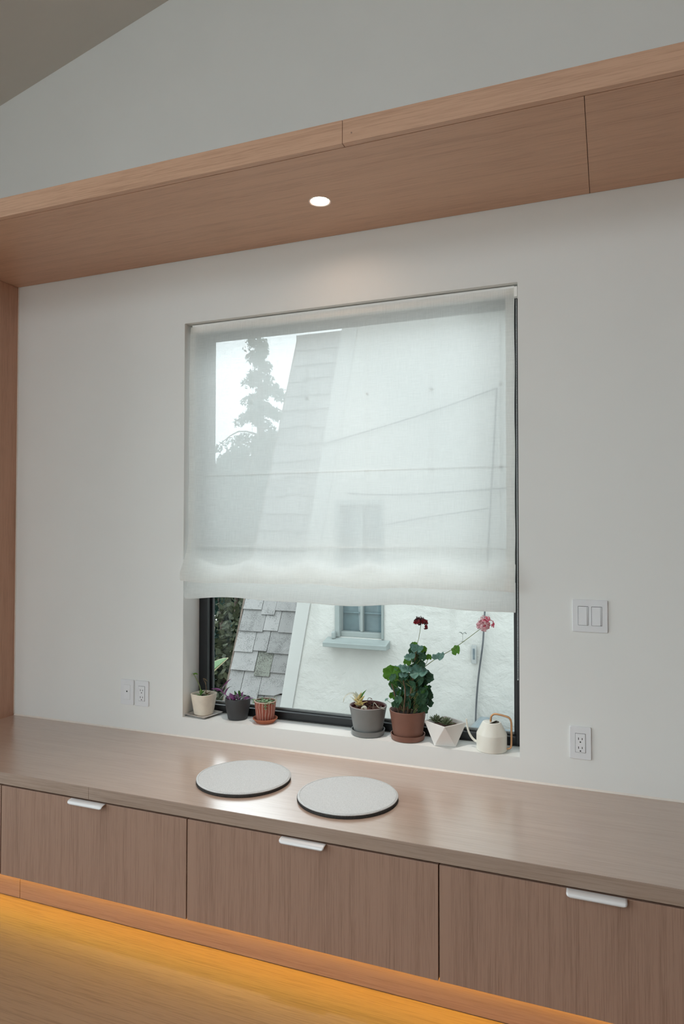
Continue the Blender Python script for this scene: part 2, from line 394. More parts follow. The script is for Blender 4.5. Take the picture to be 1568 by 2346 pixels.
# ------------------------------------------------------------------ room shell
XL, XR, ZB, ZT = -1.802, -0.3167, 0.597, 2.385      # window opening
RX0, RX1, RY0 = -3.6, 2.4, -4.8                     # room extents
RIDGE = 0.6
def ceil_z(x): return 3.65 + 0.2555*((x if x < RIDGE else 2*RIDGE-x) + 2.947)
WT = 0.26
b = MB()
b.prism_y([(RX0-.2,-1.4),(XL,-1.4),(XL,ceil_z(XL)+.05),(RX0-.2,ceil_z(RX0-.2)+.05)], 0, WT)
b.prism_y([(XL,-1.4),(XR,-1.4),(XR,ZB),(XL,ZB)], 0, WT)
b.prism_y([(XL,ZT),(XR,ZT),(XR,ceil_z(XR)+.05),(XL,ceil_z(XL)+.05)], 0, WT)
b.prism_y([(XR,-1.4),(RX1+.2,-1.4),(RX1+.2,ceil_z(RX1+.2)+.05),(RIDGE,ceil_z(RIDGE)+.05),(XR,ceil_z(XR)+.05)], 0, WT)
struct(b.build('wall_front', M['wall']), 'off-white painted wall around the window')
# unseen left wall, its glazed opening enlarged to let more daylight in
b = MB(); oy0, oy1, oz1 = -4.7, -0.85, 3.05
t = lambda: ceil_z(RX0)+.05
b.box(RX0-.2, RX0, RY0-.2, oy0, -.1, t()); b.box(RX0-.2, RX0, oy1, 0, -.1, t()); b.box(RX0-.2, RX0, oy0, oy1, oz1, t())
struct(b.build('wall_left', M['wall']), 'unseen white side wall, glazed doors widened for light')
b = MB(); b.box(RX1, RX1+.2, RY0-.2, 0, -.1, ceil_z(RX1)+.05)
struct(b.build('wall_right', M['wood_v']), 'unseen side wall, given oak to cut reflected light')  # oak chosen for this unseen wall to dim and warm the right side
b = MB(); bx0, bx1 = -3.45, -0.8; gx0, gx1, gz0, gz1 = -2.3, 1.0, 3.15, 4.1; dz1 = 3.0  # high gable opening added, unseen, to brighten the wall above the beam
for poly in ([(RX0,-.1),(bx0,-.1),(bx0,dz1),(RX0,dz1)], [(bx1,-.1),(RX1,-.1),(RX1,dz1),(bx1,dz1)],
             [(RX0,dz1),(RX1,dz1),(RX1,gz0),(RX0,gz0)],
             [(RX0,gz0),(gx0,gz0),(gx0,ceil_z(gx0)+.05),(RX0,ceil_z(RX0)+.05)],
             [(gx1,gz0),(RX1,gz0),(RX1,ceil_z(RX1)+.05),(gx1,ceil_z(gx1)+.05)],
             [(gx0,min(gz1,ceil_z(gx0)-.05)),(gx0+.8,gz1),(gx1,gz1),(gx1,ceil_z(gx1)+.05),(RIDGE,ceil_z(RIDGE)+.05),(gx0,ceil_z(gx0)+.05)]):
    b.prism_y(poly, RY0-.2, RY0)
struct(b.build('wall_back', M['wall']), 'white wall opposite the window seat')
b = MB()
b.prism_y([(RX0-.2,ceil_z(RX0-.2)),(RIDGE,ceil_z(RIDGE)),(RIDGE,ceil_z(RIDGE)+.2),(RX0-.2,ceil_z(RX0-.2)+.2)], RY0-.2, 0)
b.prism_y([(RIDGE,ceil_z(RIDGE)),(RX1+.2,ceil_z(RX1+.2)),(RX1+.2,ceil_z(RX1+.2)+.2),(RIDGE,ceil_z(RIDGE)+.2)], RY0-.2, 0)
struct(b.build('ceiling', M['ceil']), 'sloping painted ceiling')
b = MB(); b.box(RX0, RX1, RY0, 0, -.1, 0)
struct(b.build('floor', M['wood_floor']), 'oak floor in front of the drawers')

# ------------------------------------------------------------------ main window
FY = 0.13
win = struct(thing('window_1', 'black framed picture window', None, (0, FY, ZB)))
fd = 0.065
def fr(name, x0, x1, y0, y1, z0, z1, mat='frame', par=win):
    return MB().box(x0, x1, y0, y1, z0-ZB, z1-ZB).build(name, M[mat], par, bevel=0.002)
fr('frame_jamb', XL, XL+.046, 0, fd, ZB, ZT)
fr('frame_jamb', XR-.030, XR, 0, fd, ZB, ZT)
fr('frame_rail', XL+.046, XR-.030, 0, fd, ZB, ZB+.034)
fr('frame_rail', XL+.046, XR-.030, 0, fd, ZT-.040, ZT)
# thin stops that hold the glass
fr('glazing_stop', XL+.046, XL+.056, .030, .042, ZB+.034, ZT-.04)
fr('glazing_stop', XR-.040, XR-.030, .030, .042, ZB+.034, ZT-.04)
fr('glazing_stop', XL+.056, XR-.040, .030, .042, ZB+.034, ZB+.044, 'zinc')
fr('glazing_stop', XL+.056, XR-.040, .030, .042, ZT-.050, ZT-.040)
fr('sill_gasket', XL+.002, XR-.002, -.004, -.0005, ZB+.0005, ZB+.006, 'gasket')
MB().box(XL+.047, XR-.031, .043, .049, .035, ZT-ZB-.041).build('glass_pane', M['glass'], win)

# ------------------------------------------------------------------ unseen glazing behind and left of the camera, sized to light the room
def glazing(name, label, axis, c, a0, a1, z1, n):
    e = struct(thing(name, label, None, (c, a0, 0) if axis == 'y' else (a0, c, 0)))
    L = a1-a0
    def bar(nm, p0, p1, q0, q1, mat='frame', d0=-.03, d1=.03):
        if axis == 'y': MB().box(d0, d1, p0, p1, q0, q1).build(nm, M[mat], e)
        else: MB().box(p0, p1, d0, d1, q0, q1).build(nm, M[mat], e)
    bar('frame_rail', 0, L, 0, .06); bar('frame_rail', 0, L, z1-.06, z1)
    for k in range(n+1):
        p = k*(L-.06)/n; bar('frame_jamb', p, p+.06, .06, z1-.06)
    for k in range(n):
        p = k*(L-.06)/n+.06; q = (k+1)*(L-.06)/n
        bar('glass_pane', p+.001, q-.001, .061, z1-.061, 'glass', -.004, .004)
glazing('window_2', 'unseen glazed doors in the side wall, enlarged to light the room', 'y', RX0-.1, oy0, oy1, oz1, 3)
glazing('window_3', 'unseen glazed doors in the opposite wall, enlarged to light the room', 'x', RY0-.1, bx0, bx1, dz1, 3)

# ------------------------------------------------------------------ wooden shelf-beam over the niche
BF, BZ0, BZ1 = -0.635, 2.677, 2.753
trim = struct(thing('trim_1', 'oak boxed beam running across the wall above the window', None, (0, 0, BZ0)))
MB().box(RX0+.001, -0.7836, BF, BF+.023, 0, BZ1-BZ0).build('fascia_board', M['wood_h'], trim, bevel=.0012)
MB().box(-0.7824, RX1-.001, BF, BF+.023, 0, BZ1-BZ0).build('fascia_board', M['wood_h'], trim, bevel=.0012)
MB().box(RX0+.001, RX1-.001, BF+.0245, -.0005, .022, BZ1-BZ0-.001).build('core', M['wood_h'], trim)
LXc, LYc, LR = -1.003, -0.301, 0.0375
def soffit(x0, x1, hole=None):
    y0, y1, th = BF+.0255, -.002, .020
    b = MB()
    if not hole: return b.box(x0, x1, y0, y1, 0, th)
    hx, hy, r = hole; h = .12
    b.box(x0, hx-h, y0, y1, 0, th); b.box(hx+h, x1, y0, y1, 0, th); b.box(hx-h, hx+h, y0, hy-h, 0, th); b.box(hx-h, hx+h, hy+h, y1, 0, th)
    n = 48; i = len(b.v); sq = []
    for k in range(n):
        a = 2*PI*k/n; ca, sa = math.cos(a), math.sin(a); q = h/max(abs(ca), abs(sa))
        b.v += [(hx+r*ca, hy+r*sa, 0), (hx+q*ca, hy+q*sa, 0), (hx+r*ca, hy+r*sa, th)]
    for k in range(n):
        j = (k+1) % n
        b.f += [[i+3*k, i+3*j, i+3*j+1, i+3*k+1], [i+3*k, i+3*k+2, i+3*j+2, i+3*j]]
    return b
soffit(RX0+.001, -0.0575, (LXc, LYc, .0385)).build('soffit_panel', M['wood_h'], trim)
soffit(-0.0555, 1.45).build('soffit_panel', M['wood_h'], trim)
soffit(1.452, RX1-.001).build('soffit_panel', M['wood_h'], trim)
MB().tube([(-0.752, BF-.0006, .028), (-0.752, BF+.002, .028)], .0028, 10).build('screw_hole', M['wood_v'], trim)

# recessed lamp
dl = thing('recessed_downlight', 'small round lit downlight set into the oak beam', 'light', (LXc, LYc, BZ0))
MB().lathe([(.0385,-.0012),(.0415,-.0012),(.0418,.0004),(.0385,.0004)], 48).build('trim_ring', M['lamp_trim'], dl, smooth=False)
MB().lathe([(.0375,-.001),(.0375,.001),(.0290,.016),(.0284,.016),(.0362,.0005)], 48).build('baffle', M['lamp_trim'], dl, smooth=True)
MB().lathe([(.0001,.0165),(.0288,.0165),(.0288,.0195),(.0001,.0195)], 40).build('lens', M['lamp'], dl)

MB().lathe([(.0262,.0150),(.0290,.0150),(.0290,.0163),(.0262,.0163)], 44).build('retaining_ring', M['zinc'], dl)
sl = bpy.data.lights.new('downlight_beam', 'SPOT'); sl.energy = 52; sl.color = (1.0, 0.94, 0.88); sl.spot_size = math.radians(62); sl.spot_blend = 1.0; sl.shadow_soft_size = .025
so = bpy.data.objects.new('downlight_beam', sl); COL.objects.link(so); so.parent = dl; so.location = (0, 0, .012)

# ------------------------------------------------------------------ tall cabinet at the left end
NX = -2.803
tc_ = thing('tall_cabinet', 'tall oak cabinet side closing off the left end of the bench', 'cabinet', (NX, 0, 0))
MB().box(-.022, 0, BF+.001, -.0015, .0005, BZ0-.0015).build('side_panel', M['wood_panel'], tc_, bevel=.001)
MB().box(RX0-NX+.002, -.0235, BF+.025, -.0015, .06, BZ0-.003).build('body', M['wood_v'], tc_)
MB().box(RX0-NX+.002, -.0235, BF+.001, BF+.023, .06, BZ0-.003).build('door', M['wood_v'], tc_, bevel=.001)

# ------------------------------------------------------------------ bench
CZ0, CZ1 = 0.465, 0.509
top = thing('bench_top', 'long pale oak bench top under the window', 'bench top', (0, 0, CZ0))
MB().box(NX+.0008, RX1-.001, BF+.0025, -.0012, 0, CZ1-CZ0).build('slab', M['wood_top'], top)
MB().box(NX+.0008, -1.7720, BF, BF+.002, 0, CZ1-CZ0-.0003).build('edge_band', M['wood_edge'], top, bevel=.0006)
MB().box(-1.7712, RX1-.001, BF, BF+.002, 0, CZ1-CZ0-.0003).build('edge_band', M['wood_edge'], top, bevel=.0006)
struct(MB().prism_x([(-.0055,CZ1+.0002),(-.0002,CZ1+.0002),(-.0002,CZ1+.0065)], NX+.002, RX1-.002).build('trim_2', M['caulk']), 'thin caulk line along the back of the bench')
struct(MB().box(NX+.0002, NX+.004, -.004, -.0003, CZ1+.008, BZ0-.002).build('trim_3', M['caulk']), 'thin caulk line in the left corner')

DZ0, DZ1 = 0.1205, 0.4590
def pull_mesh():
    """bent tab: flat top, rolled lip, rounded lower corners"""
    w_, prof = .0775, []
    prof = [(0.0,.0012),(-.010,.0008),(-.0165,-.0004),(-.0205,-.0028),(-.0225,-.0060),(-.0236,-.0095),(-.0240,-.0125)]
    b = MB(); n = 24
    for k in range(n+1):
        x = -w_+2*w_*k/n
        for side in (0, 1):
            for j, (y, z) in enumerate(prof):
                # pull in the ends near the lower lip for rounded corners
                t = max(0, (j-3)/3.0); lim = w_ - .010*(1-math.sqrt(max(0, 1-t*t))) if j > 3 else w_
                xx = max(-lim, min(lim, x))
                b.v.append((xx, y + (.0018 if side and j > 2 else 0), z - (.0018 if side and j <= 2 else 0)))
    m = len(prof)
    def id_(k, s_, j): return k*2*m + s_*m + j
    for k in range(n):
        for j in range(m-1):
            b.f.append([id_(k,0,j), id_(k+1,0,j), id_(k+1,0,j+1), id_(k,0,j+1)])
            b.f.append([id_(k,1,j), id_(k,1,j+1), id_(k+1,1,j+1), id_(k+1,1,j)])
        b.f.append([id_(k,0,m-1), id_(k+1,0,m-1), id_(k+1,1,m-1), id_(k,1,m-1)])
    for k in (0, n):
        for j in range(m-1): b.f.append([id_(k,0,j), id_(k,0,j+1), id_(k,1,j+1), id_(k,1,j)])
    me = b.mesh('pull', True); me.materials.append(M['alu']); return me
PULL = pull_mesh()
def drawer_unit(x0, x1, label):
    cx = (x0+x1)/2
    e = thing('drawer_unit', label, 'drawer', (cx, 0, DZ0), group='drawers under the bench')
    h = (x1-x0)/2
    MB().box(-h+.0001, h-.0001, BF+.0235, -.004, 0, CZ0-DZ0-.0005).build('body', M['dark_gap'], e)
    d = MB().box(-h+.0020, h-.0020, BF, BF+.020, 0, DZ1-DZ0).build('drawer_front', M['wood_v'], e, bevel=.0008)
    put('handle', PULL, None, d, (0, BF, DZ1-DZ0))
    return e
drawer_unit(NX+.002, -2.192, 'drawer at the far left end, cut off by the photo edge')
drawer_unit(-2.192, -1.350, 'wide oak drawer nearest the tall cabinet side')
drawer_unit(-1.350, -0.476, 'wide oak drawer directly below the round felt pads')
drawer_unit(-0.476, 0.398, 'wide oak drawer at the right, cut off by the photo edge')
drawer_unit(0.398, 1.272, 'oak drawer beyond the right edge of the photo')
drawer_unit(1.272, 2.398, 'oak drawer beside the right side wall')

kick = struct(thing('baseboard_front', 'recessed oak plinth lit orange from above', None, (0, -.568, 0)))
MB().box(NX+.002, -2.1632, 0, .018, .002, DZ0-.001).build('plinth_board', M['wood_kick'], kick, bevel=.001)
MB().box(-2.1612, RX1-.002, 0, .018, .002, DZ0-.001).build('plinth_board', M['wood_kick'], kick, bevel=.001)
led = thing('led_strip', 'glowing amber light strip hidden under the drawers', 'light strip', (0, -.5765, DZ0-.0005))
MB().box(NX+.01, RX1-.01, -.007, .007, -.004, 0).build('channel', M['alu'], led)
MB().box(NX+.012, RX1-.012, -.0045, .0045, -.0055, -.0041).build('diffuser', M['led'], led)

# ------------------------------------------------------------------ round felt pads
def pad(cx, cy_, label, seed):
    random.seed(seed)
    e = thing('seat_pad', label, 'seat pad', (cx, cy_, CZ1+.0002), random.uniform(0, 6), 'felt pads on the bench')
    R = .176
    def disc(r, z0, z1, rnd):
        n = 96; b = MB()
        ph = [random.uniform(0, 6) for _ in range(3)]
        def rr(a): return r*(1+.004*math.sin(2*a+ph[0])+.003*math.sin(5*a+ph[1])+.0015*math.sin(11*a+ph[2]))
        prof = [(0.0,z0),(1-rnd/r*.6,z0),(1,z0+rnd),(1,z1-rnd),(1-rnd/r*.8,z1),(.93,z1+.0002),(.5,z1+.0006),(0.0,z1+.0008)]
        i = 0; m = len(prof)
        for k in range(n):
            a = 2*PI*k/n
            for q, z in prof: b.v.append((rr(a)*q*math.cos(a), rr(a)*q*math.sin(a), z))
        for k in range(n):
            j2 = (k+1) % n
            for j in range(m-1): b.f.append([k*m+j, j2*m+j, j2*m+j+1, k*m+j+1])
        return b
    disc(R*1.0, 0, .0100, .0015).build('underside', M['felt_dark'], e, smooth=True)
    disc(R*.998, .0101, .0140, .0015).build('felt_top', M['felt'], e, smooth=True)
    ring = [( .962*R*math.cos(2*PI*k/72), .962*R*math.sin(2*PI*k/72), .0143) for k in range(73)]
    MB().tube(ring, .0008, 5).build('seam', M['stitch'], e, smooth=True)
pad(-1.283, -.362, 'round pale grey felt seat pad farther back, left of the other', 1)
pad(-0.858, -.385, 'round pale grey felt seat pad nearer the bench edge, right of the other', 2)

# ------------------------------------------------------------------ wall plates
def rrect(w_, h_, r, n=5):
    pts = []
    for cx, cz, a0 in ((w_-r,h_-r,0),(-w_+r,h_-r,90),(-w_+r,-h_+r,180),(w_-r,-h_+r,270)):
        for k in range(n+1):
            a = math.radians(a0+90*k/n); pts.append((cx+r*math.cos(a), cz+r*math.sin(a)))
    return pts
def plate(e, w_, h_):
    b = MB().prism_y(rrect(w_/2, h_/2, .004), -.0065, 0); b.build('wall_plate', M['plastic'], e, bevel=.0015)
def outlet(x, z, label, grp):
    e = thing('power_outlet', label, 'outlet', (x, -.0003, z), group=grp)
    plate(e, .074, .1165)
    MB().prism_y(rrect(.0178, .0345, .001), -.0067, -.0064).build('shadow_gap', M['slot'], e)
    ins = MB().prism_y(rrect(.0168, .0335, .001), -.0082, -.0066).build('socket_insert', M['plastic2'], e, bevel=.0006)
    for s_ in (.0095, -.0225):
        for dx, hh in ((-.0063,.0042),(.0063,.0036)):
            MB().box(dx-.0012, dx+.0012, -.00835, -.0081, s_+.006-hh, s_+.006+hh).build('slot', M['slot'], ins)
        MB().prism_y([(.0025*math.cos(2*PI*k/14), s_-.0055+.0026*math.sin(2*PI*k/14)) for k in range(14)], -.00835, -.0081).build('slot', M['slot'], ins)
outlet(-.102, .676, 'double power outlet on the wall right of the window, below the light switch', 'power outlets')
outlet(-2.021, .685, 'double power outlet on the left wall beside the data jack plate', 'power outlets')
e = thing('data_jack_plate', 'white wall plate with a single small round jack, left of the window', 'wall plate', (-2.1035, -.0003, .685))
plate(e, .074, .1165)
MB().prism_y(rrect(.0178, .0345, .001), -.0067, -.0064).build('shadow_gap', M['stitch'], e)
ins = MB().prism_y(rrect(.0170, .0337, .001), -.0082, -.0066).build('insert', M['plastic2'], e, bevel=.0006)
MB().prism_y([(.0034*math.cos(2*PI*k/14), .004+.0040*math.sin(2*PI*k/14)) for k in range(14)], -.0085, -.0081).build('jack', M['slot'], ins)
e = thing('light_switch', 'white double rocker light switch on the wall right of the window', 'switch', (-.0665, -.0003, 1.135))
plate(e, .1205, .1165)
for dx in (-.0232, .0232):
    MB().prism_y([(x+dx, z) for x, z in rrect(.0178, .0345, .001)], -.0067, -.0064).build('shadow_gap', M['slot'], e)
    b = MB().prism_x([(-.0066,-.0332),(-.0066,.0332),(-.0075,.0332),(-.0090,0),(-.0112,-.0332)], dx-.0166, dx+.0130)
    r_ = b.build('rocker', M['plastic2'], e, bevel=.0006)
    MB().box(dx+.0136, dx+.0168, -.0078, -.0066, -.0332, .0332).build('dimmer_slider', M['plastic2'], e)

# ------------------------------------------------------------------ roman shade
SX0, SX1 = -1.7835, -0.3305
CORDX = [-1.733, -1.464, -1.1945, -0.924, -0.653, -0.386]
shade = thing('roman_shade', 'sheer white linen shade drawn most of the way down the window', 'window shade', (0, 0, 1.137))
def sag(x):
    if x < CORDX[0]: return .0
    if x > CORDX[-1]: return .0
    for a, c in zip(CORDX, CORDX[1:]):
        if a <= x <= c: return math.sin(PI*(x-a)/(c-a))**1.3
    return 0.
def prof(x):
    w1 = .004*math.sin(9.3*x+.6)+.003*math.sin(17*x+2)
    w2 = .006*math.sin(8.1*x+1.1)+.003*math.sin(15*x+.4)
    sg = sag(x); wy = .004*math.sin(6*x+1)+.002*math.sin(13*x)
    return [(.024,2.372),(.020,2.345),(.014,2.28),(.011+wy*.3,2.0),(.010+wy*.4,1.7),(.008+wy*.5,1.45),(-.002+wy*.6,1.37),(-.020+wy,1.285),
            (-.031+wy,1.238+w1*.5),(-.027+wy,1.214+w1),(-.012,1.222+w1),(.004,1.262-.01*sg),(.013,1.308-.030*sg),(.016,1.310-.030*sg),(.013,1.272-.016*sg),(.002,1.205),
            (-.012+wy*.5,1.165+w2*.5),(-.011+wy*.5,1.143+w2),(.004,1.139+w2),(.014,1.16+w2*.5),(.018,1.19),(.021,1.245)]
def cloth_rows(x, per=7):
    p = [Vector((0, y, z)) for y, z in prof(x)]
    return spline(p, per)
def cloth(xa, xb, nx, dy, i0=0, i1=None):
    b = MB()
    cols = []
    for k in range(nx+1):
        u = k/nx; x = xa+(xb-xa)*u
        rows = cloth_rows(x)[i0:i1]
        col = []
        for j, p in enumerate(rows):
            f = max(0, min(1, (-p.y-.004)/.022))
            xx = x - .020*f*max(0, 1-(x-SX0)/.5) + .004*f*max(0, 1-(SX1-x)/.3)
            edge = .0015*math.sin(p.z*23)*max(0, 1-(x-SX0)/.05) + .0010*math.sin(p.z*19)*max(0, 1-(SX1-x)/.05)
            col.append((xx+edge, p.y+dy, p.z-1.137))
        cols.append(col)
    m = len(cols[0])
    for c in cols: b.v += c
    for k in range(nx):
        for j in range(m-1): b.f.append([k*m+j, (k+1)*m+j, (k+1)*m+j+1, k*m+j+1])
    return b
cloth(SX0, SX1, 160, 0).build('fabric', M['linen'], shade, smooth=True)
NM = 7*5
cloth(SX0+.0005, SX0+.028, 5, .0022, 0, 7*9).build('side_hem', M['linen_hem'], shade, smooth=True)
cloth(SX1-.034, SX1-.0005, 5, .0022, 0, 7*9).build('side_hem', M['linen_hem'], shade, smooth=True)
MB().box(SX0+.004, SX1-.002, .026, .058, 2.345-1.137, 2.3815-1.137).build('headrail', M['lamp_trim'], shade, bevel=.001)
MB().tube([(SX0+.03, .0135, 1.372-1.137), (SX1-.03, .0135, 1.372-1.137)], .0022, 8).build('batten', M['cord'], shade, smooth=True)
MB().tube([(SX0+.03, .0150, 1.688-1.137), (SX1-.03, .0150, 1.688-1.137)], .0010, 6).build('batten', M['cord'], shade, smooth=True)
RING = MB()
def torus(b, c, R, r, n=14, m=6):
    i = len(b.v)
    for k in range(n):
        a = 2*PI*k/n
        for j in range(m):
            q = 2*PI*j/m; rr = R+r*math.cos(q); b.v.append((c[0]+rr*math.cos(a), c[1]+r*math.sin(q), c[2]+rr*math.sin(a)))
    for k in range(n):
        for j in range(m): b.f.append([i+k*m+j, i+((k+1)%n)*m+j, i+((k+1)%n)*m+(j+1)%m, i+k*m+(j+1)%m])
torus(RING, (0,0,0), .0048, .0016)
ring_me = RING.mesh('ring', True); ring_me.materials.append(M['clear'])
for x in CORDX:
    for z, y in ((2.007,.017),(1.688,.016),(1.374,.029),(1.322,.026),(1.310,.027)):
        put('ring', ring_me, None, shade, (x, y+.003, z-1.137), rot=(0, 0, random.uniform(-.5, .5)))
    MB().tube([(x, .030, 2.345-1.137), (x+.0005, .0222, 2.0-1.137), (x, .022, 1.69-1.137), (x, .030, 1.31-1.137)], .0007, 5, 4).build('lift_cord', M['cord'], shade)
# operating chain: two strands of small beads at the right edge
b = MB()
def bead(b, c, r):
    i = len(b.v)
    b.v += [(c[0],c[1],c[2]+r)] + [(c[0]+r*math.cos(2*PI*k/6), c[1]+r*math.sin(2*PI*k/6), c[2]) for k in range(6)] + [(c[0],c[1],c[2]-r)]
    for k in range(6):
        b.f += [[i, i+1+k, i+1+(k+1)%6], [i+7, i+1+(k+1)%6, i+1+k]]
zc = 2.33
while zc > .885:
    bead(b, (-.3245, .020, zc-1.137), .0023); bead(b, (-.3262, .034, zc-.003-1.137), .0023); zc -= .006
for k in range(1, 6):
    a = PI*k/6; bead(b, (-.3245-.0003*k, .027-.007*math.cos(a), .885-.007*math.sin(a)-1.137), .0023)
ch = b.build('bead_chain', M['bead'], shade, smooth=True); ch['kind'] = 'stuff'
MB().box(-.332, -.3195, .014, .04, 2.335-1.137, 2.375-1.137).build('clutch', M['lamp_trim'], shade, bevel=.002)

# ------------------------------------------------------------------ leaf shapes
def leaf_lobed(name, seed, lobes=7, cup=.25):
    """round scalloped pelargonium leaf, unit radius, centre near the stalk, surface cupped"""
    rnd = random.Random(seed); b = MB(); n = 36; rings = (0.35, 0.7, 1.0)
    b.v.append((0, 0, 0))
    for q in rings:
        for k in range(n):
            a = 2*PI*k/n
            notch = max(0, 1-abs(((a-PI*1.5+PI) % (2*PI))-PI)/.45)
            r = 1 + .055*math.cos(lobes*a) + .035*math.cos(lobes*3*a+1)*q - .55*notch
            r *= q
            z = cup*q*q*(.6+.5*math.sin(2*a+seed)) + .09*q*math.cos(lobes*a)
            b.v.append((r*math.cos(a), r*math.sin(a)*.95, z))
    for k in range(n): b.f.append([0, 1+k, 1+(k+1)%n])
    for i in range(2):
        for k in range(n): b.f.append([1+i*n+k, 1+(i+1)*n+k, 1+(i+1)*n+(k+1)%n, 1+i*n+(k+1)%n])
    return b.mesh(name, True)
def leaf_blade(name, L=1.0, W=.12, bend=.3, fold=.3, n=8, tipw=0.0):
    """narrow pointed leaf along +x, arching down"""
    b = MB()
    for k in range(n+1):
        t = k/n; w_ = W*(math.sin(PI*min(1, t*.9+.1))**.8*(1-tipw)+.02)
        if k == n: w_ = W*.03
        x = L*t; z = -bend*t*t
        b.v += [(x, -w_, z+fold*w_), (x, 0, z), (x, w_, z+fold*w_)]
    for k in range(n):
        for j in (0, 1): b.f.append([k*3+j, (k+1)*3+j, (k+1)*3+j+1, k*3+j+1])
    return b.mesh(name, True)
def with_mat(me, mat):
    m2 = me.copy(); m2.materials.clear(); m2.materials.append(mat); return m2
def solid(o, th):
    s_ = o.modifiers.new('thickness', 'SOLIDIFY'); s_.thickness = th; s_.offset = 0; return o

# ------------------------------------------------------------------ pots on the sill
SZ = ZB+.0003
def pot_prof(rb, rt, h, th=.004, base=.004, lip=0.0):
    return [(.0001,0),(rb-.003,0),(rb,.003),(rt,h-.002),(rt-.001,h),(rt-th+.001,h),(rt-th,h-.003),(rb-th+.002,base),(.0001,base)]
def saucer_prof(rb, rt, h, th=.0035):
    return [(.0001,0),(rb-.004,0),(rb,.002),(rt,h),(rt-th,h),(rb-th-.001,.005),(.0001,.005)]
def soil(e, r, z, mat='soil', seed=0, bumps=.004, power=None):
    rnd = random.Random(seed); b = MB(); n, m = 28, 7
    b.v.append((0,0,z+bumps))
    for j in range(1, m+1):
        for k in range(n):
            a = 2*PI*k/n; q = r*j/m
            b.v.append((q*math.cos(a), q*math.sin(a), z+rnd.uniform(-1, 1)*bumps*(.6 if j < m else 0)))
    for k in range(n): b.f.append([0, 1+k, 1+(k+1)%n])
    for j in range(m-1):
        for k in range(n): b.f.append([1+j*n+k, 1+(j+1)*n+k, 1+(j+1)*n+(k+1)%n, 1+j*n+(k+1)%n])
    return b.build('soil', M[mat], e, smooth=True)

# 1 cream pot on a square grey tray --------------------------------
wx, wy_ = -1.733, .0775
ty = thing('plant_tray', 'square grey glazed tray under the cream pot', 'tray', (wx+.002, .0640, SZ), math.radians(-12))
b = MB(); h_ = .050
for z, q in ((0,.040),(.0035,.052),(.009,.0605),(.0112,.0625),(.0112,.0595),(.0062,.051),(.0050,.038)):
    for sx, sy in ((-1,-1),(1,-1),(1,1),(-1,1)): b.v.append((sx*q, sy*q, z))
for j in range(6):
    for k in range(4): b.f.append([j*4+k, j*4+(k+1)%4, (j+1)*4+(k+1)%4, (j+1)*4+k])
b.f.append([3,2,1,0]); b.f.append([24,25,26,27])
b.build('dish', M['tray_grey'], ty, bevel=.001)
wp = thing('potted_plant', 'cream clay pot holding a small sprouting plant, farthest left on the sill', 'potted plant', (wx, .0665, SZ+.0054), math.radians(-12), 'plants on the window sill')
MB().lathe([(r, z) for r, z in pot_prof(.0385, .0520, .094, .0045)], 48, power=3.2).build('pot', M['pot_cream'], wp, auto=.6)
soil(wp, .0455, .078, seed=3)
def lobj(name, me, mat, parent, loc, rot, sc): 
    return put(name, with_mat(me, M[mat]), None, parent, loc, rot=rot, scale=sc)
BL = leaf_blade('blade', 1, .16, .3, .4)
RL = leaf_lobed('round_leaf', 1)
MB().tube([(-.014,-.004,.078),(-.024,.0,.115),(-.031,.0,.130),(-.050,-.008,.166),(-.056,-.010,.178)], (.0021,.0013), 6, 4).build('stem', M['stem_green'], wp, smooth=True)
lobj('leaf', BL, 'l', wp, (-.056,-.010,.178), (.4,.2,2.2), (.024,.040,.024)); lobj('leaf', BL, 'l', wp, (-.056,-.010,.178), (.3,-.1,.2), (.022,.036,.022))
MB().tube([(.008,.002,.078),(.010,.004,.118),(.001,.006,.140),(-.012,.006,.158)], (.0019,.0010), 6, 4).build('stem', M['stem_brown'], wp, smooth=True)
lobj('leaf', BL, 'r', wp, (-.012,.006,.158), (.2,.3,.3), (.026,.026,.026)); lobj('leaf', BL, 'r', wp, (-.004,.006,.148), (.2,.9,.6), (.022,.022,.022))
for k, (x, y, z, rz, tl, mm, s_) in enumerate([(-.010,-.010,.082,.4,-.8,'succ',.030),(-.012,-.006,.085,2.4,-.9,'l',.034),(-.008,-.012,.086,1.4,-.9,'m',.030),(.004,-.010,.083,.1,-.5,'succ',.028),
                              (.014,-.006,.084,-.3,-.6,'succ',.030),(-.014,-.012,.083,3.6,-.6,'succ',.028),(-.006,-.016,.084,4.8,-.5,'l',.026),(.010,.004,.083,.9,-.9,'r',.028),(.016,.006,.082,2.8,-.8,'r',.026)]):
    lobj('leaf', BL, mm, wp, (x, y, z), (0, tl, rz), (s_, s_*1.3, s_))
solid(MB().tube([(.020,-.012,.082),(.036,-.006,.086),(.050,.004,.094)], (.003,.001), 5, 3).build('leaf', M['stem_brown'], wp), .0002)

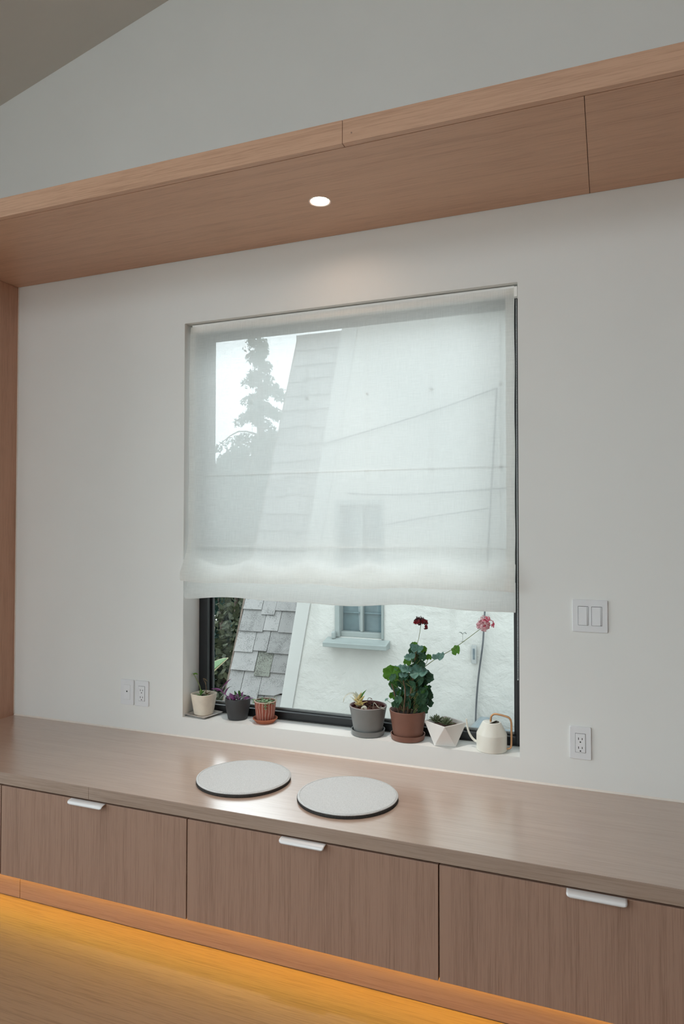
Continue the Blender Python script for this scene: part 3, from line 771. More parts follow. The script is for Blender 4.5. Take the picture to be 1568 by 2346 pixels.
# 2 charcoal pot with purple spiderwort ------------------------------
dp = thing('potted_plant', 'charcoal grey pot with purple and silver leaves, between cream and terracotta pots', 'potted plant', (-1.560, .0735, SZ), 0, 'plants on the window sill')
MB().lathe([(.0001,0),(.040,0),(.0435,.003),(.0500,.035),(.0555,.066),(.0570,.085),(.0565,.0925),(.0540,.0935),(.0525,.0915),(.0510,.070),(.0470,.035),(.0400,.006),(.0001,.006)], 56).build('pot', M['pot_dark'], dp, auto=.7)
soil(dp, .0525, .080, seed=5)
PB = leaf_blade('blade2', 1, .17, .35, .5, 8)
def blade(e, base, tip, mm, wd=1.0, droop=.2, roll=0, name='leaf', me=None):
    p, q = Vector(base), Vector(tip); d = q-p; L = d.length
    rz = math.atan2(d.y, d.x); ry = -math.asin(max(-1, min(1, d.z/L)))
    # a blade sags by bend*L at the tip: lift the base direction a little
    o = put(name, with_mat(me or PB, M[mm]), None, e, base, rot=(roll, ry-droop, rz), scale=(L, L*wd, L)); solid(o, .012 if L < .06 else .006)
    return o
hp = [(-.036,-.004,.074),(-.052,-.004,.094),(-.070,-.006,.108),(-.084,-.006,.116)]
MB().tube(hp, (.0020,.0014), 6, 4).build('stem', M['purple'], dp, smooth=True)
for base, tip, mm, wd in (((-.080,-.006,.115),(-.128,-.012,.128),'purple',.9),((-.082,-.006,.116),(-.100,-.02,.120),'purple',1.2),((-.078,-.006,.114),(-.048,.006,.174),'purple',.6),((-.078,-.006,.114),(-.062,.000,.152),'silver',.7),
                          ((-.066,-.006,.108),(-.030,-.012,.148),'silver',.7),((-.060,-.006,.102),(-.040,-.010,.142),'purple',.5),((-.066,-.006,.100),(-.086,-.014,.086),'silver',1.6),((-.060,-.006,.100),(-.056,-.016,.074),'silver',1.2),((-.074,-.006,.112),(-.108,-.01,.124),'purple',.8)):
    blade(dp, base, tip, mm, wd)
rr = random.Random(11)
for k in range(26):
    a = rr.uniform(0, 6.28); q = rr.uniform(.004, .036); base = (q*math.cos(a), q*math.sin(a), .081)
    a2 = a+rr.uniform(-.8, .8); L = rr.uniform(.024, .042); el = rr.uniform(.25, 1.1)
    tip = (base[0]+L*math.cos(a2)*math.cos(el), base[1]+L*math.sin(a2)*math.cos(el), base[2]+L*math.sin(el))
    blade(dp, base, tip, ['purple','silver','purple','silver','purple','m'][k % 6], rr.uniform(.9, 1.5), .3, rr.uniform(-.5,.5))
for base, tip, mm in (((.020,-.02,.078),(.032,-.02,.110),'purple'),((.022,-.02,.078),(.042,-.018,.104),'purple'),((.022,-.016,.078),(.062,-.012,.112),'silver'),((.014,-.024,.078),(.002,-.03,.102),'purple'),((.016,-.02,.078),(.018,-.02,.108),'purple'),
                      ((-.022,-.030,.076),(-.026,-.036,.102),'silver'),((-.012,-.034,.078),(.004,-.046,.096),'silver'),((-.018,-.03,.078),(-.038,-.034,.098),'purple'),((-.006,-.03,.078),(-.012,-.04,.104),'silver')):
    blade(dp, base, tip, mm, 1.1, .3)
blade(dp, (.050,-.018,.088), (.055,-.020,.072), 'r', 1.2, 0)

# 3 terracotta striped pot -----------------------------------------
tx, ty_ = -1.418, .0665
sc_ = thing('plant_saucer', 'round orange terracotta saucer under the striped pot', 'saucer', (tx, ty_, SZ), 0, 'saucers on the window sill')
MB().lathe([(.0001,0),(.0390,0),(.0405,.0015),(.0500,.0135),(.0545,.0165),(.0545,.0205),(.0515,.0205),(.0470,.0150),(.0395,.0055),(.0001,.0055)], 56).build('dish', M['terra'], sc_, auto=.5)
tp = thing('potted_plant', 'striped terracotta pot with trailing pale succulent', 'potted plant', (tx, ty_, SZ+.0057), 0, 'plants on the window sill')
MB().lathe([(.0001,0),(.0365,0),(.0380,.002),(.0478,.0860),(.0436,.0860),(.0350,.006),(.0001,.006)], 64).build('pot', M['terra_stripe'], tp, auto=.7)
MB().lathe([(.0479,.0858),(.0492,.0868),(.0492,.0895),(.0470,.0905),(.0440,.0895),(.0440,.0858)], 56).build('rim', M['terra_rim'], tp, smooth=True)
soil(tp, .0435, .076, seed=8)
SL = leaf_blade('succ_leaf', 1, .30, .25, .6, 6)
rr = random.Random(4)
for cx, cy0, n, big in ((-.040,-.018,9,.019),(-.018,-.024,10,.020),(-.004,-.012,9,.019),(.018,-.030,12,.022),(.034,-.020,9,.019),(.012,.012,8,.018),(-.024,.014,7,.018),(.036,.004,9,.019)):
    for k in range(n):
        a = 2*PI*k/n+rr.uniform(-.3, .3); el = rr.uniform(-.3, .9); L = big*rr.uniform(.7, 1.1)
        blade(tp, (cx, cy0, .083), (cx+L*math.cos(a)*math.cos(el), cy0+L*math.sin(a)*math.cos(el), .083+L*math.sin(el)), 'succ', rr.uniform(.8, 1.1), .2, me=SL)
MB().tube([(.020,-.040,.084),(.026,-.050,.088),(.030,-.053,.078),(.028,-.053,.066)], .0016, 6, 4).build('stem', M['succ'], tp, smooth=True)
for k in range(7):
    z = .088-.004*k; a = k*2.2
    blade(tp, (.028,-.051,z), (.028+.011*math.cos(a), -.055-.004*abs(math.sin(a)), z+.003*math.sin(a)), 'succ', 1.2, .2, me=SL)
MB().tube([(.034,0,.08),(.050,-.004,.112),(.060,-.006,.104),(.060,-.008,.084)], .0006, 5, 4).build('stem', M['stem_green'], tp)
MB().tube([(-.036,-.01,.08),(-.034,-.012,.120)], .0006, 5).build('stem', M['stem_brown'], tp)

# 4/5 grey and brown pots ------------------------------------------
def pot_pair(x, y, mat, rimmat, label, slabel, r_top=.0785, r_bot=.058, h=.113):
    s_ = thing('plant_saucer', slabel, 'saucer', (x, y, SZ), 0, 'saucers on the window sill')
    MB().lathe(saucer_prof(.0665, .0705, .0225), 56).build('dish', M[mat], s_, auto=.5)
    e = thing('potted_plant', label, 'potted plant', (x, y, SZ+.0053), 0, 'plants on the window sill')
    p = MB().lathe([(.0001,0),(r_bot-.003,0),(r_bot,.003),(r_top-.0015,h-.007),(r_top,h-.004),(r_top-.0005,h),(r_top-.0035,h),(r_top-.0055,h-.004),(r_bot-.004,.006),(.0001,.006)], 64).build('pot', M[mat], e, auto=.6)
    if rimmat: MB().lathe([(r_top-.0002,h-.0015),(r_top,h+.0006),(r_top-.0036,h+.0006),(r_top-.0040,h-.0015)], 64).build('rim', M[rimmat], e, smooth=True)
    return e
gp = pot_pair(-.940, .0700, 'pot_grey', 'pot_grey_rim', 'grey pot with withered yellow and white leaves', 'round grey saucer under the grey pot')
MB().lathe([(.0735,.112),(.0735,.114),(.0722,.114),(.0690,.095),(.0700,.095)], 48).build('liner', M['nursery'], gp, smooth=True)
soil(gp, .0705, .096, 'bark', 12, .006)
rr = random.Random(5)
for k in range(46):
    a = rr.uniform(0, 6.28); q = .064*math.sqrt(rr.random()); s_ = rr.uniform(.004, .009)
    b = MB().box(-s_, s_, -s_*.55, s_*.55, -s_*.35, s_*.35)
    put('bark_chip', b.mesh('bark_chip'), M[['bark','bark','soil','nursery','bark'][k % 5]], gp, (q*math.cos(a), q*math.sin(a), .101), rot=(rr.uniform(-.7,.7), rr.uniform(-.7,.7), rr.uniform(0,6)), bevel=.001, seg=1)
b = MB()
for k in range(9):
    a = PI*k/8
    b.v += [(-.012*math.cos(a), -.006, .002+.015*math.sin(a)), (-.012*math.cos(a), .006, .002+.015*math.sin(a)), (-.0055*math.cos(a), .005, .008*math.sin(a)), (-.0055*math.cos(a), -.005, .008*math.sin(a))]
for k in range(8):
    for j in range(4): b.f.append([k*4+j, k*4+(j+1)%4, (k+1)*4+(j+1)%4, (k+1)*4+j])
b.build('curled_leaf', M['white_leaf'], gp, (-.004,-.040,.102), smooth=True)
cb = (-.040,-.006,.102)
for tip, mm, wd in (((-.030,-.01,.160),'yellow_leaf',1.0),((-.052,-.012,.148),'yellow_leaf',1.3),((-.020,-.014,.150),'yellow_leaf',1.0),((-.044,-.02,.136),'yellow_leaf',1.5),((-.028,-.022,.130),'yellow_leaf',1.4),((-.058,-.014,.140),'white_leaf',1.3),((-.012,-.016,.128),'yellow_leaf',1.3),
                    ((-.038,-.03,.122),'yellow_leaf',1.6),((-.048,.0,.156),'white_leaf',1.1),((-.022,.004,.166),'l',.9),((-.034,-.016,.150),'yellow_leaf',.8),((-.020,-.03,.118),'yellow_leaf',1.2),((-.036,-.012,.142),'r',.5)):
    tip = (cb[0]+(tip[0]-cb[0])*1.55-.002, cb[1]+(tip[1]-cb[1])*1.4, tip[2]+.004)
    blade(gp, (cb[0]+(tip[0]-cb[0])*.15, cb[1], cb[2]), tip, mm, wd*1.25, .3)
# pale arching frond
def ribbon(e, pts, wd, mat, k=6, up=(0,-.4,1)):
    p = spline(pts, k); b = MB(); n = len(p); u = Vector(up).normalized()
    for i, q in enumerate(p):
        d = (p[min(i+1,n-1)]-p[max(i-1,0)]).normalized(); s_ = d.cross(u).normalized()
        w_ = wd*math.sin(PI*(.12+.85*i/(n-1)))
        b.v += [tuple(q-s_*w_), tuple(q+Vector((0,0,.0006))), tuple(q+s_*w_)]
    for i in range(n-1):
        for j in (0, 1): b.f.append([i*3+j, (i+1)*3+j, (i+1)*3+j+1, i*3+j+1])
    return solid(b.build('leaf', M[mat], e, smooth=True), .0006)
ribbon(gp, [(-.044,-.006,.135),(-.062,-.008,.158),(-.086,-.010,.153),(-.102,-.012,.136),(-.106,-.012,.116)], .006, 'white_leaf')
MB().tube([(.004,.01,.100),(.012,.004,.140),(.026,-.004,.118),(.034,-.010,.100)], .0008, 5, 5).build('dead_stem', M['stem_brown'], gp)
MB().tube([(.022,.0,.100),(.030,-.010,.128),(.050,-.016,.112),(.066,-.020,.116)], .0011, 5, 5).build('dead_stem', M['chip_pale'], gp)
MB().tube([(-.016,.02,.100),(-.006,.022,.136),(.010,.024,.134)], .0010, 5, 5).build('dead_stem', M['stem_brown'], gp)
blade(gp, (.058,-.034,.100), (.070,-.034,.124), 'white_leaf', 1.3, 0)
blade(gp, (.050,-.036,.101), (.076,-.030,.120), 'white_leaf', .9, 0)

br = pot_pair(-.7685, .0690, 'pot_brown', None, 'brown pot with a leafy geranium, one crimson and one pink flower head', 'round brown saucer under the geranium pot', .0755)
soil(br, .069, .092, seed=15)
LV = [(0.029, 0.002, 0.382, 0.011, 'l'), (0.05, -0.034, 0.369, 0.0244, 'b'), (0.065, 0.0, 0.364, 0.0147, 'l'), (0.03, -0.022, 0.375, 0.0159, 'b'), (0.02, -0.036, 0.336, 0.022, 'b'), (0.002, -0.014, 0.31, 0.0153, 'l'), (0.047, 0.018, 0.329, 0.0232, 'd'), (0.046, 0.006, 0.302, 0.0208, 'd'), (0.088, -0.001, 0.334, 0.0122, 'l'), (0.135, -0.031, 0.343, 0.0244, 'b'), (0.203, -0.007, 0.37, 0.0195, 'l'), (-0.067, 0.005, 0.255, 0.0354, 'l'), (-0.052, 0.013, 0.234, 0.0183, 'm'), (0.007, -0.029, 0.281, 0.0256, 'b'), (0.054, -0.032, 0.276, 0.033, 'b'), (0.073, -0.026, 0.283, 0.0159, 'b'), (-0.028, 0.018, 0.219, 0.0232, 'd'), (0.008, 0.01, 0.239, 0.0256, 'd'), (0.039, 0.021, 0.221, 0.0354, 'd'), (0.059, 0.028, 0.237, 0.0195, 'd'), (0.025, 0.014, 0.195, 0.0293, 'd'), (0.058, 0.012, 0.203, 0.0208, 'd'), (-0.007, 0.027, 0.182, 0.022, 'r'), (-0.068, 0.023, 0.208, 0.0195, 'm'), (-0.062, 0.044, 0.178, 0.0159, 'r'), (-0.065, 0.005, 0.164, 0.0159, 'l'), (-0.083, -0.023, 0.153, 0.0085, 'b'), (0.077, 0.016, 0.232, 0.011, 'd'), (0.085, 0.008, 0.208, 0.0147, 'd'), (0.055, 0.025, 0.177, 0.011, 'd'), (0.027, 0.022, 0.162, 0.0208, 'd'), (-0.034, 0.006, 0.178, 0.0134, 'm'), (-0.012, 0.012, 0.158, 0.0183, 'd'), (0.059, 0.017, 0.145, 0.0147, 'd'), (-0.05, 0.029, 0.135, 0.0147, 'r'), (0.002, 0.013, 0.161, 0.0183, 'd'), (0.035, 0.014, 0.344, 0.0195, 'd'), (-0.011, -0.023, 0.256, 0.0159, 'b'), (0.013, 0.023, 0.212, 0.0244, 'd'), (-0.012, 0.013, 0.196, 0.0183, 'd'), (0.051, 0.013, 0.251, 0.0232, 'd')]
_r = random.Random(77)
for _k in range(34):     # the dense middle of the plant
    _z = _r.uniform(.125, .285); _w = .045+.030*math.sin(PI*min(1, (_z-.10)/.20))
    LV.append((.012+_r.uniform(-_w, _w), _r.uniform(-.030, .035), _z, _r.uniform(.016, .026), _r.choice('dddddmb')))
for _k in range(9):      # upper tuft
    LV.append((.046+_r.uniform(-.026, .026), _r.uniform(-.022, .024), _r.uniform(.305, .385), _r.uniform(.013, .020), _r.choice('ddmbb')))
for _k in range(7):      # trailing right side
    LV.append((.070+_r.uniform(-.012, .016), _r.uniform(-.015, .02), _r.uniform(.150, .245), _r.uniform(.009, .014), _r.choice('ddm')))
GL = {}
for mm in 'lbdmr':
    GL[mm] = [with_mat(leaf_lobed('geranium_leaf', s_, 7, .35 if mm != 'r' else .7), M[mm]) for s_ in (1, 2, 3)]
rr = random.Random(21)
def main_x(z):
    pts = [(0.0,.09),(.0163,.2167),(.0256,.2703),(.0311,.3235),(.0385,.3769)]
    for (xa, za), (xb, zb) in zip(pts, pts[1:]):
        if za <= z <= zb: return xa+(xb-xa)*(z-za)/(zb-za)
    return .0385 if z > .3769 else 0
for k, (x, y, z, r, mm) in enumerate(LV):
    z -= .0053
    if mm == 'b': rot = (rr.uniform(.25, .8), rr.uniform(-.5, .5), rr.uniform(-.6, .6))
    elif mm in 'dm': rot = (rr.uniform(.8, 1.7), rr.uniform(-.6, .6), rr.uniform(-.7, .7))
    elif mm == 'l': rot = (rr.uniform(1.0, 1.7), rr.uniform(-.4, .4), rr.uniform(-.5, .5))
    else: rot = (rr.uniform(.5, 2), rr.uniform(-1, 1), rr.uniform(-2, 2))
    solid(put('leaf', GL[mm][k % 3], None, br, (x, y, z), rot=rot, scale=(r*rr.uniform(1.0, 1.15), r*rr.uniform(.95, 1.15), r)), .02)
    # stalk from the main stem to the leaf
    if x < .11:
        zs = max(.10, z-.035-rr.uniform(0, .02)); xs = main_x(zs) if z > .2 else x*.4
        MB().tube([(xs, 0, zs), ((x+xs)/2, y*.6, (z+zs)/2+.004), (x, y, z)], .0009, 5, 3).build('leaf_stalk', M['stem_green'], br)
MB().tube([(-.002,0,.088),(.0163,0,.211),(.0256,0,.265),(.0311,0,.318),(.0385,0,.372)], (.0042,.0026), 8, 5).build('stem', M['stem_brown'], br, smooth=True)
for pts in ([(-.034,-.008,.088),(-.0551,-.008,.1769),(-.0681,-.004,.2113)], [(-.014,-.018,.088),(-.0061,-.018,.1835),(-.0152,-.018,.2354)], [(.001,.022,.088),(.0158,.022,.1853),(.0287,.022,.2307)], [(.022,.012,.088),(.026,.010,.16),(.040,.012,.20)], [(-.022,.02,.088),(-.034,.016,.15),(-.030,.014,.19)]):
    MB().tube(pts, (.0034,.0022), 7, 5).build('stem', M['stem_brown'], br, smooth=True)
MB().tube([(.039,-.004,.372),(.0498,-.008,.412),(.0571,-.008,.457)], .0011, 6, 5).build('flower_stalk', M['stem_green'], br, smooth=True)
pk = [(.0297,-.002,.257),(.0661,-.002,.286),(.1164,-.002,.3245),(.1871,-.002,.3692),(.248,-.002,.416),(.3046,-.002,.4618)]
MB().tube(pk, (.0016,.0011), 6, 6).build('flower_stalk', M['stem_green'], br, smooth=True)
MB().tube([(.0661,-.002,.286),(.080,-.004,.308),(.088,-.002,.330)], .0010, 5, 4).build('leaf_stalk', M['stem_green'], br)
MB().tube([(.116,-.002,.3245),(.128,-.016,.332),(.135,-.030,.338)], .0010, 5, 4).build('leaf_stalk', M['stem_green'], br)
MB().tube([(.190,-.002,.371),(.197,-.006,.369),(.203,-.007,.365)], .0009, 5, 4).build('leaf_stalk', M['stem_green'], br)
MB().tube([(.2255,-.002,.398),(.2256,-.002,.430)], .0008, 5).build('bud_stalk', M['silver'], br)
for tx_, tz_ in ((.2100,.4355),(.2420,.4310)): ribbon(br, [(.2256,-.002,.430),((.2256+tx_)/2,-.003,.4365),(tx_,-.004,tz_)], .0028, 'silver', 4)
for dx in (-.006, .007): blade(br, (.2255,-.002,.398), (.2255+dx,-.004,.404), 'm', 1.4, 0)
# umbels: many five-petalled florets
def floret(name, mat, seed, n=5, L=.0085, curl=.25):
    rnd = random.Random(seed); b = MB()
    for k in range(n):
        a = 2*PI*k/n+rnd.uniform(-.2, .2); ca, sa = math.cos(a), math.sin(a); up = rnd.uniform(.2, .7); i = len(b.v)
        for t, w_ in ((.1,.12),(.5,.40),(.85,.46),(1.0,.25)):
            for s_ in (-1, 0, 1):
                x, y = L*t, L*w_*s_; z = L*(up*t-curl*t*t*(1+.4*abs(s_)))
                b.v.append((x*ca-y*sa, x*sa+y*ca, z))
        for j in range(3):
            for q in (0, 1): b.f.append([i+j*3+q, i+(j+1)*3+q, i+(j+1)*3+q+1, i+j*3+q+1])
    me = b.mesh(name, True); me.materials.append(M[mat]); return me
def umbel(e, c, rx, rz_, n, mats, L, seed, lo=-.5, name='flower_head', spread=(.82, 1.05)):
    rnd = random.Random(seed)
    h = MB().lathe([(.0001,-.004),(.003,-.002),(.0035,.001),(.0001,.004)], 10).build(name, M['stem_green'], e, c, smooth=True)
    fl = {m_: [floret('floret', m_, q, 5, L) for q in (1, 2, 3)] for m_ in set(mats)}
    for k in range(n):
        zf = lo+(1-lo)*(k+.5)/n; a = k*2.39996; q = math.sqrt(max(0, 1-zf*zf))
        d = Vector((q*math.cos(a), q*math.sin(a), zf)); j = rnd.uniform(*spread)
        p = Vector((d.x*rx*j, d.y*rx*j, d.z*rz_*j))
        o = put('floret', fl[mats[k % len(mats)]][k % 3], None, h, p, rot=(d+Vector((rnd.uniform(-.5,.5), rnd.uniform(-.5,.5), rnd.uniform(-.3,.5)))).to_track_quat('Z', 'Y').to_euler())
        o.rotation_euler.rotate_axis('Z', rnd.uniform(0, 6)); solid(o, .0004)
        if k % 3 == 0: MB().tube([(0,0,0), p*.5, p*.97], .0006, 4).build('pedicel', M['stem_green'], h)
    return h
umbel(br, (.3120,-.004,.4740), .029, .026, 21, ['petal_pale','petal_pink','petal_pale','petal_hot','petal_pale'], .0135, 3, -.70, spread=(.45, 1.12))
umbel(br, (.0560,-.009,.4680), .026, .016, 30, ['petal_red','petal_red','petal_dead'], .0085, 9, -.15)
rr = random.Random(33)
for k in range(9):
    a = rr.uniform(0, 6.28); q = rr.uniform(.006, .024)
    MB().tube([(.056+q*.8*math.cos(a), -.009+q*.8*math.sin(a), .478), (.056+q*math.cos(a), -.009+q*math.sin(a), .488+rr.uniform(0,.005))], (.0022,.0014), 6).build('shrivelled_bud', M['petal_dead'], br, smooth=True)
for k in range(7):
    a = -PI/2+PI*k/7
    solid(put('shrivelled_petal', floret('floret', 'petal_red', 40+k, 4, .006), None, br, (.076+.006*math.cos(a), -.012, .462-.012+.006*math.sin(a)), rot=(rr.uniform(0,3), rr.uniform(0,3), 0)), .0004)

# 6 faceted white planter -------------------------------------------
gx, gy = -.613, .0640
fp = thing('potted_plant', 'white faceted planter with two spiky succulents', 'potted plant', (gx, gy, SZ), math.radians(11), 'plants on the window sill')
b = MB(); R_, hb, H_ = .0835, .0415, .0865
rimo = [(R_*math.cos(a), R_*math.sin(a), H_) for a in (0, PI/2, PI, 1.5*PI)]
rimi = [(.92*x, .92*y, H_) for x, y, z in rimo]; rimd = [(.80*x, .80*y, H_-.018) for x, y, z in rimo]
bot = [(hb*sx, hb*sy, 0) for sx, sy in ((1,1),(-1,1),(-1,-1),(1,-1))]
b.v = rimo+rimi+rimd+bot
for k in range(4):
    k2 = (k+1) % 4
    b.f.append([12+k, k2, k]); b.f.append([12+k, 12+k2, k2])
    b.f.append([k, k2, 4+k2, 4+k]); b.f.append([4+k, 4+k2, 8+k2, 8+k])
b.f.append([15,14,13,12]); b.f.append([8,9,10,11])
b.build('planter', M['pot_white'], fp, bevel=.0015)
b = MB(); n = 12
for i in range(n+1):
    for j in range(n+1):
        u, v = i/n, j/n; q = .80*R_
        b.v.append((q*(u-v), q*(u+v-1), H_-.0135+random.uniform(-.0022, .0022)))
for i in range(n):
    for j in range(n): b.f.append([i*(n+1)+j, (i+1)*(n+1)+j, (i+1)*(n+1)+j+1, i*(n+1)+j+1])
b.build('soil', M['bark'], fp, smooth=True)
HL = leaf_blade('haworthia_leaf', 1, .13, -.10, .7, 6)
rr = random.Random(8)
for cx, cy0, z0, big, n in ((-.034,-.004,.079,.044,26),(.004,-.026,.077,.042,28)):
    for k in range(n):
        a = k*2.4; el = .25+1.15*(k/n); L = big*(1-.25*k/n)*rr.uniform(.85, 1.05)
        blade(fp, (cx, cy0, z0), (cx+L*math.cos(a)*math.cos(el), cy0+L*math.sin(a)*math.cos(el), z0+L*math.sin(el)), 'hawo', 1.0, -.06, me=HL)
MB().tube([(.046,-.018,.074),(.047,-.018,.088)], .0016, 6).build('plant_tag', M['chip_pale'], fp)

# 7 watering can ------------------------------------------------------
kx, ky = -.4285, .0520
wc = thing('watering_can', 'cream enamelled watering can with a bent brass handle', 'watering can', (kx, ky, SZ))
MB().lathe([(.0001,0),(.0555,0),(.0580,.0025),(.0582,.0600),(.0572,.0640),(.0375,.1015),(.0345,.1060),(.0305,.1078),(.0290,.1070),(.0340,.1010),(.0545,.0625),(.0555,.004),(.0001,.004)], 72).build('body', M['can'], wc, auto=.35)
MB().lathe([(.0001,.0985),(.0335,.0985),(.0330,.0995),(.0001,.0995)], 40).build('inner_shadow', M['can_shade'], wc)  # dark disc in the mouth, its colour standing in for shade inside
# top plate covering the rear and left half of the mouth, leaving a crescent opening
b = MB(); n = 24
pts = [(.0302*math.cos(a), .0302*math.sin(a)) for a in [math.radians(60+200*k/n) for k in range(n+1)]]
b.v = [(x, y, .1056) for x, y in pts]+[(x, y, .1074) for x, y in pts]; m = len(pts)
b.f = [list(range(m)), [m+k for k in reversed(range(m))]]+[[k, (k+1)%m, m+(k+1)%m, m+k] for k in range(m)]
b.build('top_plate', M['can'], wc)
MB().tube([(-.004,-.002,.101),(-.0025,-.002,.120),(.0005,-.002,.1300),(.012,-.002,.1375),(.030,-.002,.1370),(.056,-.002,.1325),(.0685,-.002,.1265),(.0745,-.002,.1120),(.0750,-.002,.080),(.0745,-.002,.032),(.0720,-.002,.0165),(.0620,-.002,.0105),(.0500,-.002,.0110)], .0038, 12, 6).build('handle', M['brass'], wc, smooth=True)
MB().tube([(-.050,0,.022),(-.066,0,.028),(-.080,0,.042),(-.091,0,.064),(-.096,0,.088),(-.098,0,.108)], (.0052,.0030), 10, 6).build('spout', M['can'], wc, smooth=True)

# ------------------------------------------------------------------ outside
struct(MB().box(-16, 10, WT+.01, 24, -1.5, -1.4).build('ground', M['ground']), 'earth ground between the houses')
struct(MB().box(-30, RX0-.2, -30, WT, -1.5, -.06).build('terrace', M['paving']), 'unseen terrace outside the side doors, made pale to bounce light')
struct(MB().box(RX0-.2, 20, -30, RY0-.2, -1.5, -.06).build('yard', M['paving']), 'unseen yard outside the opposite doors, made pale to bounce light')
NY = 2.95
nh = thing('neighbour_house', 'white stucco house with a steep shingled roof seen through the window', 'house', (-2.2, NY, -1.4))
ox, oy, oz = 2.2, -NY, 1.4
def nw(x): return x+2.2
def nz_(z): return z+1.4
# stucco wall with a raked left edge and a real window opening
wx0, wx1, wz0, wz1 = -2.242, -1.792, 0.500, 1.693
def edge_x(z): return -2.782+(z+.243)*(.608/3.436)
WTOP = 3.75
b = MB()
def face(poly, y=0.0): b.poly([(nw(x), y, nz_(z)) for x, z in poly])
face([(edge_x(-1.4),-1.4),(wx0,-1.4),(wx0,wz0),(edge_x(wz0),wz0)])
face([(edge_x(wz0),wz0),(wx0,wz0),(wx0,wz1),(edge_x(wz1),wz1)])
zt0 = (wx0+2.782)/(.608/3.436)-.243
face([(edge_x(wz1),wz1),(wx0,wz1),(wx0,zt0)])
face([(wx0,-1.4),(wx1,-1.4),(wx1,wz0),(wx0,wz0)])
face([(wx0,wz1),(wx1,wz1),(wx1,WTOP),(edge_x(WTOP),WTOP),(wx0,zt0)])
face([(wx1,-1.4),(1.2,-1.4),(1.2,wz0),(wx1,wz0)])
face([(wx1,wz0),(1.2,wz0),(1.2,wz1),(wx1,wz1)])
face([(wx1,wz1),(1.2,wz1),(1.2,WTOP),(wx1,WTOP)])
def side(xa, za, xb, zb, d): b.poly([(nw(xa),0,nz_(za)),(nw(xb),0,nz_(zb)),(nw(xb),d,nz_(zb)),(nw(xa),d,nz_(za))])
side(edge_x(-1.4),-1.4,edge_x(wz0),wz0,2.6); side(edge_x(wz0),wz0,edge_x(wz1),wz1,2.6); side(edge_x(wz1),wz1,wx0,zt0,2.6); side(wx0,zt0,edge_x(WTOP),WTOP,2.6)
side(edge_x(WTOP),WTOP,wx1,WTOP,2.6); side(wx1,WTOP,1.2,WTOP,2.6); side(1.2,WTOP,1.2,-1.4,2.6)
side(wx0,wz0,wx0,wz1,.2); side(wx1,wz0,wx1,wz1,.2); side(wx0,wz0,wx1,wz0,.2); side(wx0,wz1,wx1,wz1,.2)
b.build('stucco_wall', M['stucco'], nh)
b = MB().prism_y([(nw(edge_x(-1.4)-.004),nz_(-1.4)),(nw(edge_x(-1.4)+.11),nz_(-1.4)),(nw(edge_x(3.7)+.15),nz_(3.7)),(nw(edge_x(3.7)-.004),nz_(3.7))], -.010, -.0005)
b.build('rake_band', M['band'], nh, bevel=.008)
# window of the neighbour
nwin = MB().box(nw(wx0), nw(wx1), .10, .115, nz_(wz0), nz_(wz1)).build('house_window', M['nglass'], nh)
def wpart(name, x0, x1, y0, y1, z0, z1, mat='teal_paint', bv=.004):
    return MB().box(nw(x0), nw(x1), y0, y1, nz_(z0), nz_(z1)).build(name, M[mat], nwin, bevel=bv)
wpart('jamb', wx0+.001, wx0+.045, -.012, .09, wz0, wz1); wpart('jamb', wx1-.022, wx1-.001, -.012, .09, wz0, wz1)
wpart('rail', wx0+.046, wx1-.023, .02, .09, wz0, wz0+.045); wpart('rail', wx0+.046, wx1-.023, -.012, .09, wz1-.045, wz1)
wpart('mullion', -2.023, -1.998, .04, .085, wz0+.046, wz1-.046)
for zz in (wz0+.20, wz0+.42, wz0+.64, wz0+.86): wpart('glazing_bar', wx0+.046, wx1-.023, .082, .094, zz, zz+.012, 'nglass' if zz < .9 else 'teal_paint', .001)
b = MB().prism_x([(-.115,0),(.02,0),(.02,.075),(-.02,.065),(-.115,.040)], nw(-2.312), nw(-1.738)); b.v = [(x, y, z+nz_(.425)) for x, y, z in b.v]
b.build('sill', M['teal_paint'], nwin, bevel=.004)
wpart('hinge', wx0-.018, wx0+.02, -.05, -.011, wz0-.015, wz0+.05, 'teal_paint', .012)
b = MB()
for k in range(9):
    t_ = k/8
    b.v += [(nw(-2.10+.05*t_), .096+.002*math.sin(k*2), nz_(wz1-.05-1.09*t_)), (nw(-1.985-.03*t_+.0), .097, nz_(wz1-.05-1.09*t_))]
for k in range(8): b.f.append([2*k, 2*k+1, 2*k+3, 2*k+2])
b.build('curtain', M['curtain'], nwin)
MB().box(nw(-1.09), nw(-.2), -.09, -.001, nz_(3.24), nz_(3.45)).build('eave_board', M['teal_paint'], nh, bevel=.006)
